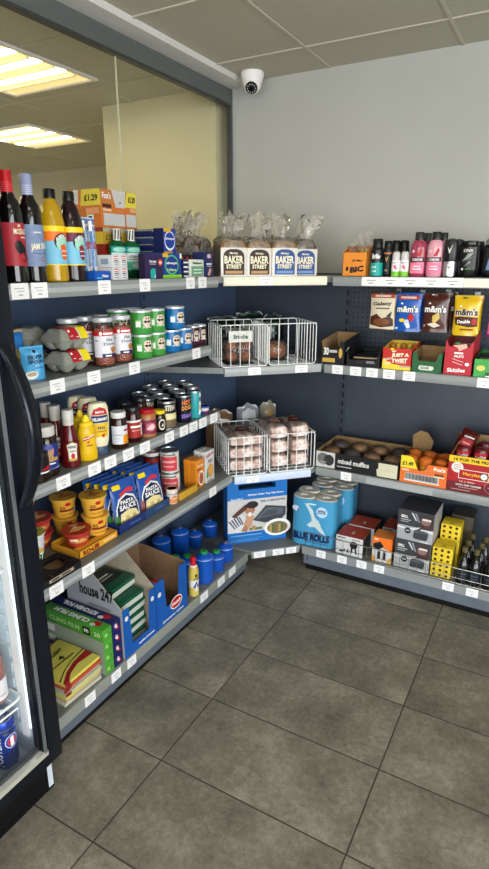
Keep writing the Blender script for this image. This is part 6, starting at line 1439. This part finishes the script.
grf = [('r', 0, 1, .48, 1, GRD), ('p', [(0, .56), (0, .44), (.3, .40), (.62, .50), (1, .44), (1, .36), (.6, .40), (.3, .34), (0, .38)], mat('d8d6d8')), ('t', 'GRILL', .18, .78, .2, .09, WHITE), ('r', .08, .36, .66, .69, LGREY), ('r', .08, .30, .60, .62, LGREY), ('p', [(.36, .94), (.50, .70), (.54, .70), (.42, .94)], mat('c8c8cc')), ('p', [(.46, .94), (.58, .66), (.62, .66), (.52, .94)], mat('8a8a90')), ('r', .64, .95, .46, .90, mat('4a3232')), ('o', .78, .72, .13, .12, mat('8a6a64')), ('r', .68, .92, .76, .82, OFFW),
      ('o', .30, .33, .09, .10, mat('1c1c20')), ('r', .25, .35, .31, .35, LGREY), ('p', [(.46, .14), (.48, .38), (.56, .42), (.84, .40), (.88, .34), (.86, .14), (.8, .10), (.52, .10)], mat('3a3c42')), ('p', [(.48, .36), (.56, .41), (.86, .38), (.84, .32), (.5, .30)], mat('54565c')), ('p', [(.56, .42), (.72, .56), (.76, .56), (.64, .42)], mat('2a2a2e')), ('r', .66, .9, .03, .06, OFFW)]
gb = carton('grill_box', 'grey and white grill pan box, lower of the stack of two', 'box', w, d, h, GRB, ((x0+x1)/2, yf+.012+d/2, z+EPS), 0, front=grf, right=[('r', 0, 1, 0, 1, mat('a8a6a8'))], top=[('r', 0, 1, 0, 1, mat('3c3c40'))], group='grey grill pan boxes')
dup(gb, ((x0+x1)/2+.006, yf+.010+d/2, z+h+.001), -.02, 'grey and white grill pan box, upper of the stack of two')
x0, x1 = at_px(430, 451, yf+.008)
w = x1-x0-.004; SPY = mat('e0c22c', .7)
def sponge(lb, loc, h, first=None):
    if first: return dup(first, loc, 0, lb)
    its = [('o', .18+.31*(q % 3), .16+.34*(q//3), .075, .075*w/h*1.0, mat('3a2410')) for q in range(9)]
    return carton('firelighter_box', lb, 'box', w, .095, h, SPY, loc, 0, front=its, right=[('o', .18+.31*(q % 3), .16+.34*(q//3), .07, .06, mat('6a5010')) for q in range(9)], top=[('r', .1, .9, .45, .55, mat('c8a41c')), ('o', .5, .25, .12, .06, mat('8a6a14'))], group='yellow dotted firelighter boxes', bev=.006)
s0 = sponge('yellow box dotted with dark holes, lower of the front stack', ((x0+x1)/2, yf+.056, z+EPS), .074)
sponge('yellow box dotted with dark holes, upper of the front stack', ((x0+x1)/2+.001, yf+.058, z+.0752), .074, s0)
sponge('yellow box dotted with dark holes, lowest of the back stack', ((x0+x1)/2+.012, yf+.158, z+EPS), .074, s0)
sponge('yellow box dotted with dark holes, middle of the back stack', ((x0+x1)/2+.012, yf+.160, z+.0752), .074, s0)
sponge('yellow box dotted with dark holes, top of the back stack', ((x0+x1)/2+.012, yf+.160, z+.1502), .074, s0)
carton('charcoal_box', 'dark brown box standing tall behind the yellow dotted boxes', 'box', .10, .12, .23, mat('3a3428'), ((x0+x1)/2+.045, yf+.285, z+EPS), 0, front=[('r', .1, .9, .7, .9, mat('4a4436'))])
oil = [(.026, 0), (.0285, .003), (.0285, .080), (.024, .100), (.013, .118), (.011, .124), (.011, .150)]
first = None
for px, y, lb in ((460, -.40, 'dark glass bottle with long neck in the front row, left'), (474, -.40, 'dark glass bottle with long neck in the front row, middle'), (489, -.40, 'dark glass bottle with long neck in the front row, right'), (466, -.325, 'dark glass bottle with long neck in the second row, left'), (479, -.325, 'dark glass bottle with long neck in the second row, right'), (470, -.25, 'dark glass bottle with long neck in the rear row, left'), (483, -.25, 'dark glass bottle with long neck in the rear row, right')):
    loc = (sx(px, y, z+.04)+(.01 if px == 460 else 0), y, z+EPS)
    if first is None:
        first = bottle('oil_bottle', lb, 'bottle', loc, 0, oil, mat('14140f', .15, coat=.5), [(.0122, .149), (.0122, .172), (.010, .174), (.002, .174)], mat('5a5030', .5), (.0287, .02, .07, 2.4, mat('20242c', .4), [('r', .2, .8, .6, .66, mat('5a6070')), ('r', .3, .7, .3, .35, mat('4a5060'))], ), group='dark bottles on the bottom right shelf')
    else: dup(first, loc, .3*random.random(), lb)

#################################################################### FRIDGE
FB = mat('05070a', .3); FB2 = mat('0a0e18', .3); FI = mat('c4d2da', .4); 
t = thing('display_fridge', 'black glass-door drinks fridge, lit inside, at the left picture edge', 'fridge', (.28, -2.33, 0), 0)
def fp_(mb, name, par=None):
    o = mb.build(name, par or t)
    if par is None: o.location = (-.28, 2.33, 0)
    return o
FY0, FY1, FX = -2.66, -1.989, .526
cb = MB().box(.03, .045, FY0, FY1, 0, 1.96, FB).box(.045, FX, FY1-.028, FY1, 0, 1.96, FB).box(.045, FX, FY0, FY0+.028, 0, 1.96, FB).box(.045, FX, FY0+.028, FY1-.028, 1.84, 1.96, FB).box(.045, FX-.012, FY0+.028, FY1-.028, 0, .125, FB)
fp_(cb, 'cabinet')
ln = MB().box(.046, .052, FY0+.03, FY1-.03, .126, 1.838, FI)
yi = FY1-.030
for sgn, yy in ((1, yi), (-1, FY0+.030)):
    ln.box(.052, .515, min(yy, yy-sgn*.004), max(yy, yy-sgn*.004), .126, 1.838, FI)
    for k in range(32):
        zz = .20+k*.052; ln.box(.08, .455, min(yy-sgn*.004, yy-sgn*.009), max(yy-sgn*.004, yy-sgn*.009), zz, zz+.034, FI)
    ln.box(.468, .492, min(yy-sgn*.004, yy-sgn*.010), max(yy-sgn*.004, yy-sgn*.010), .20, 1.83, WHITE)
ln.box(.052, .515, FY0+.034, yi-.004, .126, .130, FI).box(.052, .515, FY0+.034, yi-.004, 1.834, 1.838, FI)
fp_(ln, 'liner')
led = MB(); LEDM = mat('dff2ff', .4, emit=1.7)
for k in range(110): led.box(.516, .5225, yi-.021, yi-.014, .255+k*.0145, .255+k*.0145+.0105, LEDM)
led.box(.513, .523, yi-.014, yi-.004, .25, 1.83, WHITE)
fp_(led, 'led_strip')
led = MB()
for k in range(110): led.box(.517, .5255, FY0+.036, FY0+.043, .255+k*.0145, .255+k*.0145+.0105, LEDM)
fp_(led, 'led_strip')
# door
dr = MB(); x0, x1 = .530, .580; zb0, zt0 = .152, 1.93
dr.box(x0, x1, FY1-.046, FY1+.001, zb0, zt0, FB2, .003).box(x0, x1, FY0, FY0+.046, zb0, zt0, FB2, .003).box(x0, x1, FY0+.046, FY1-.046, zb0, .188, FB2).box(x0, x1, FY0+.046, FY1-.046, 1.86, zt0, FB2)
dfr = fp_(dr, 'door_frame')
gk = MB(); SV = mat('8a8d90', .3, .7); ya, yb = FY1-.060, FY1-.0465
gk.box(.56, .574, ya, yb, .2045, 1.8445, FB).box(.5745, .5795, ya+.002, yb-.003, .20, 1.858, SV).box(.56, .5795, FY0+.0465, FY0+.06, .20, 1.858, SV).box(.56, .5795, FY0+.0465, yb, .1885, .204, mat('c8c4b8', .3, .4)).box(.56, .5795, FY0+.0465, yb, 1.845, 1.858, SV)
gk.box(.545, .560, ya-.004, ya+.012, .204, 1.858, FB).box(.545, .560, FY0+.05, FY0+.08, .204, 1.858, FB).box(.545, .56, FY0+.05, ya, .2045, .214, DGREY)
fp_(gk, 'gasket_trim')
fp_(MB().box(.561, .565, FY0+.06, ya, .204, 1.845, DOORGLASS), 'door_glass')
# bowed handle
hm = MB(); n = 24
def hsec(i):
    q = i/n; zz = 1.348-q*.41; b = math.sin(PI*q); xo = .581+.078*b**.8
    th = .012+.008*b; return xo, zz, th
vs = []; fs = []
for i in range(n+1):
    xo, zz, th = hsec(i); y0_, y1_ = -2.035, -2.004
    for (a, b) in ((xo-th, y0_), (xo-.003, y0_), (xo, y0_+.004), (xo, y1_-.004), (xo-.003, y1_), (xo-th, y1_)): vs.append((max(a, .5805), b, zz))
for i in range(n):
    for k in range(6): fs.append((i*6+k, i*6+(k+1) % 6, (i+1)*6+(k+1) % 6, (i+1)*6+k))
fs.append(tuple(range(5, -1, -1))); fs.append(tuple(n*6+k for k in range(6)))
hm.add(vs, fs, mat('0a0e16', .22)); fp_(hm, 'handle')
kk = MB().box(FX-.0118, FX+.001, FY0+.01, FY1-.001, .003, .150, FB)
for q in range(6): kk.box(FX+.0005, FX+.0016, FY0+.06, FY1-.17, .022+q*.015, .027+q*.015, BLACK)
fp_(kk, 'kick_grille')
fp_(MB().box(FX+.0012, FX+.0022, FY1-.020, FY1-.003, .012, .098, mat('c8ccd4', .5)), 'sticker')
for zz in (.352, .752, 1.152, 1.50):
    s = MB(); c = .02; xf, xb = .497, .08; ya_, yb_ = FY0+.055, yi-.016
    s.tube([(xb, ya_, zz), (xf-c, ya_, zz), (xf-c*.3, ya_+c*.3, zz), (xf, ya_+c, zz), (xf, yb_-c, zz), (xf-c*.3, yb_-c*.3, zz), (xf-c, yb_, zz), (xb, yb_, zz)], .0042, WIRE, 8, closed=True)
    s.tube([(xf, ya_+.02, zz-.024), (xf, yb_-.02, zz-.024)], .003, WIRE, 8)
    for k in range(14): s.tube([(xf, ya_+.03+k*(yb_-ya_-.06)/13, zz), (xb, ya_+.03+k*(yb_-ya_-.06)/13, zz)], .0018, WIRE, 5)
    fp_(s, 'wire_shelf')
# drinks inside
CANM = mat('1c3c9c', .25, .5)
def beer(lb, loc, first=None):
    if first: return dup(first, loc, .9, lb)
    t = thing('beer_can', lb, 'can', loc, .9, 'blue beer cans in the fridge')
    mb = MB().lathe([(.024, 0), (.028, .004), (.033, .016), (.033, .148), (.028, .160), (.0265, .163)], CANM, 28)
    mp = cyl(.033, .016, .148, 4.2)
    mb.art(mp, [('o', .66, .62, .15, .17, mat('d8d8e0')), ('o', .66, .62, .135, .15, mat('1c3c9c')), ('o', .66, .62, .10, .115, mat('c03044')), ('r', .62, .70, .5, .74, WHITE), ('r', .1, .9, .93, .96, SILVER), ('p', [(.5, .9), (.8, .82), (.5, .84)], SILVER)])
    # upright lettering running up the can
    v, f = text_geo("FOSTER'S"); mb.add([mp(.36-b*.17, .42+a*.78, .0012) for a, b in v], f, mat('d0d4e0', .4), True)
    mb.build('can', t)
    MB().lathe([(.0267, .1628), (.0275, .165), (.026, .166), (.0245, .163), (.002, .163)], SILVER, 24).box(-.006, .006, -.016, .004, .1631, .1645, SILVER, .0006).build('lid', t)
    return t
b0 = beer('blue beer can standing at the fridge door, nearest the lit side wall', (.452, -2.078, .1306))
beer('blue beer can in the fridge behind the front can', (.380, -2.078, .1306), b0)
beer('blue beer can in the fridge bottom, one place left of the front can', (.452, -2.150, .1306), b0)
beer('blue beer can in the fridge bottom, left and behind', (.380, -2.150, .1306), b0)
first = None
for k, (x, y, lb) in enumerate(((.445, -2.082, 'brownish pink drink bottle with white label on the fridge shelf, nearest the side wall'), (.368, -2.082, 'brownish pink drink bottle on the fridge shelf, behind the nearest one'), (.445, -2.160, 'brownish pink drink bottle on the fridge shelf, one place left'), (.368, -2.160, 'brownish pink drink bottle on the fridge shelf, left and behind'))):
    loc = (x, y, .3573)
    if first is None:
        first = bottle('drink_bottle', lb, 'bottle', loc, .8, [(.030, 0), (.034, .004), (.034, .11), (.030, .135), (.018, .165), (.0135, .18), (.0135, .195)], mat('8a5a50', .2, coat=.4), [(.0148, .19), (.0148, .21), (.002, .211)], WHITE, (.0342, .012, .075, 3.6, mat('d8d4d4', .5), [('t', 'MILK', .5, .6, .3, .3, mat('b08088')), ('r', .2, .8, .2, .3, mat('c8a8ac'))]), group='drink bottles in the fridge')
        mm = MB(); v, f = text_geo('shake'); mp = cyl(.0342, .08, .11, 2.); mm.add([mp(.5+a*.6, .5+b*.5, .0008) for a, b in v], f, WHITE, True); mm.build('lettering', first)
    else: dup(first, loc, .8, lb)

#################################################################### LIGHT
w = bpy.data.worlds.new('daylight'); SC.world = w; w.use_nodes = True
nt = w.node_tree; bg = nt.nodes['Background']
sky = nt.nodes.new('ShaderNodeTexSky'); sky.sky_type = 'NISHITA'; sky.sun_elevation = math.radians(38); sky.sun_rotation = math.radians(200); sky.sun_disc = False
nt.links.new(sky.outputs[0], bg.inputs[0]); bg.inputs[1].default_value = .35
pl_ = bpy.data.lights.new('window_daylight', 'AREA'); pl_.shape = 'RECTANGLE'; pl_.size = 3.6; pl_.size_y = 1.9; pl_.energy = 190; pl_.color = (.93, .97, 1.)
po = bpy.data.objects.new('window_daylight', pl_); COL.objects.link(po); po.location = (2.1, Y0+.08, 1.33); po.rotation_euler = (math.radians(90), 0, 0)
p2 = bpy.data.lights.new('added_side_light', 'AREA'); p2.shape = 'RECTANGLE'; p2.size = 3.4; p2.size_y = 1.9; p2.energy = 230; p2.color = (.95, .98, 1.)  # added lamp at the unseen side window, fills the left shelves with light
po2 = bpy.data.objects.new('added_side_light', p2); COL.objects.link(po2); po2.location = (X1-.02, -3.85, 1.33); po2.rotation_euler = (math.radians(90), 0, math.radians(90))
SC.view_settings.view_transform = 'Standard'; SC.view_settings.look = 'None'; SC.view_settings.gamma = 1; SC.view_settings.use_curve_mapping = False
SC.view_settings.exposure = -0.45
SC.cycles.use_denoising = True
SC.cycles.max_bounces = 10; SC.cycles.transparent_max_bounces = 24
SC.cycles.sample_clamp_indirect = 6
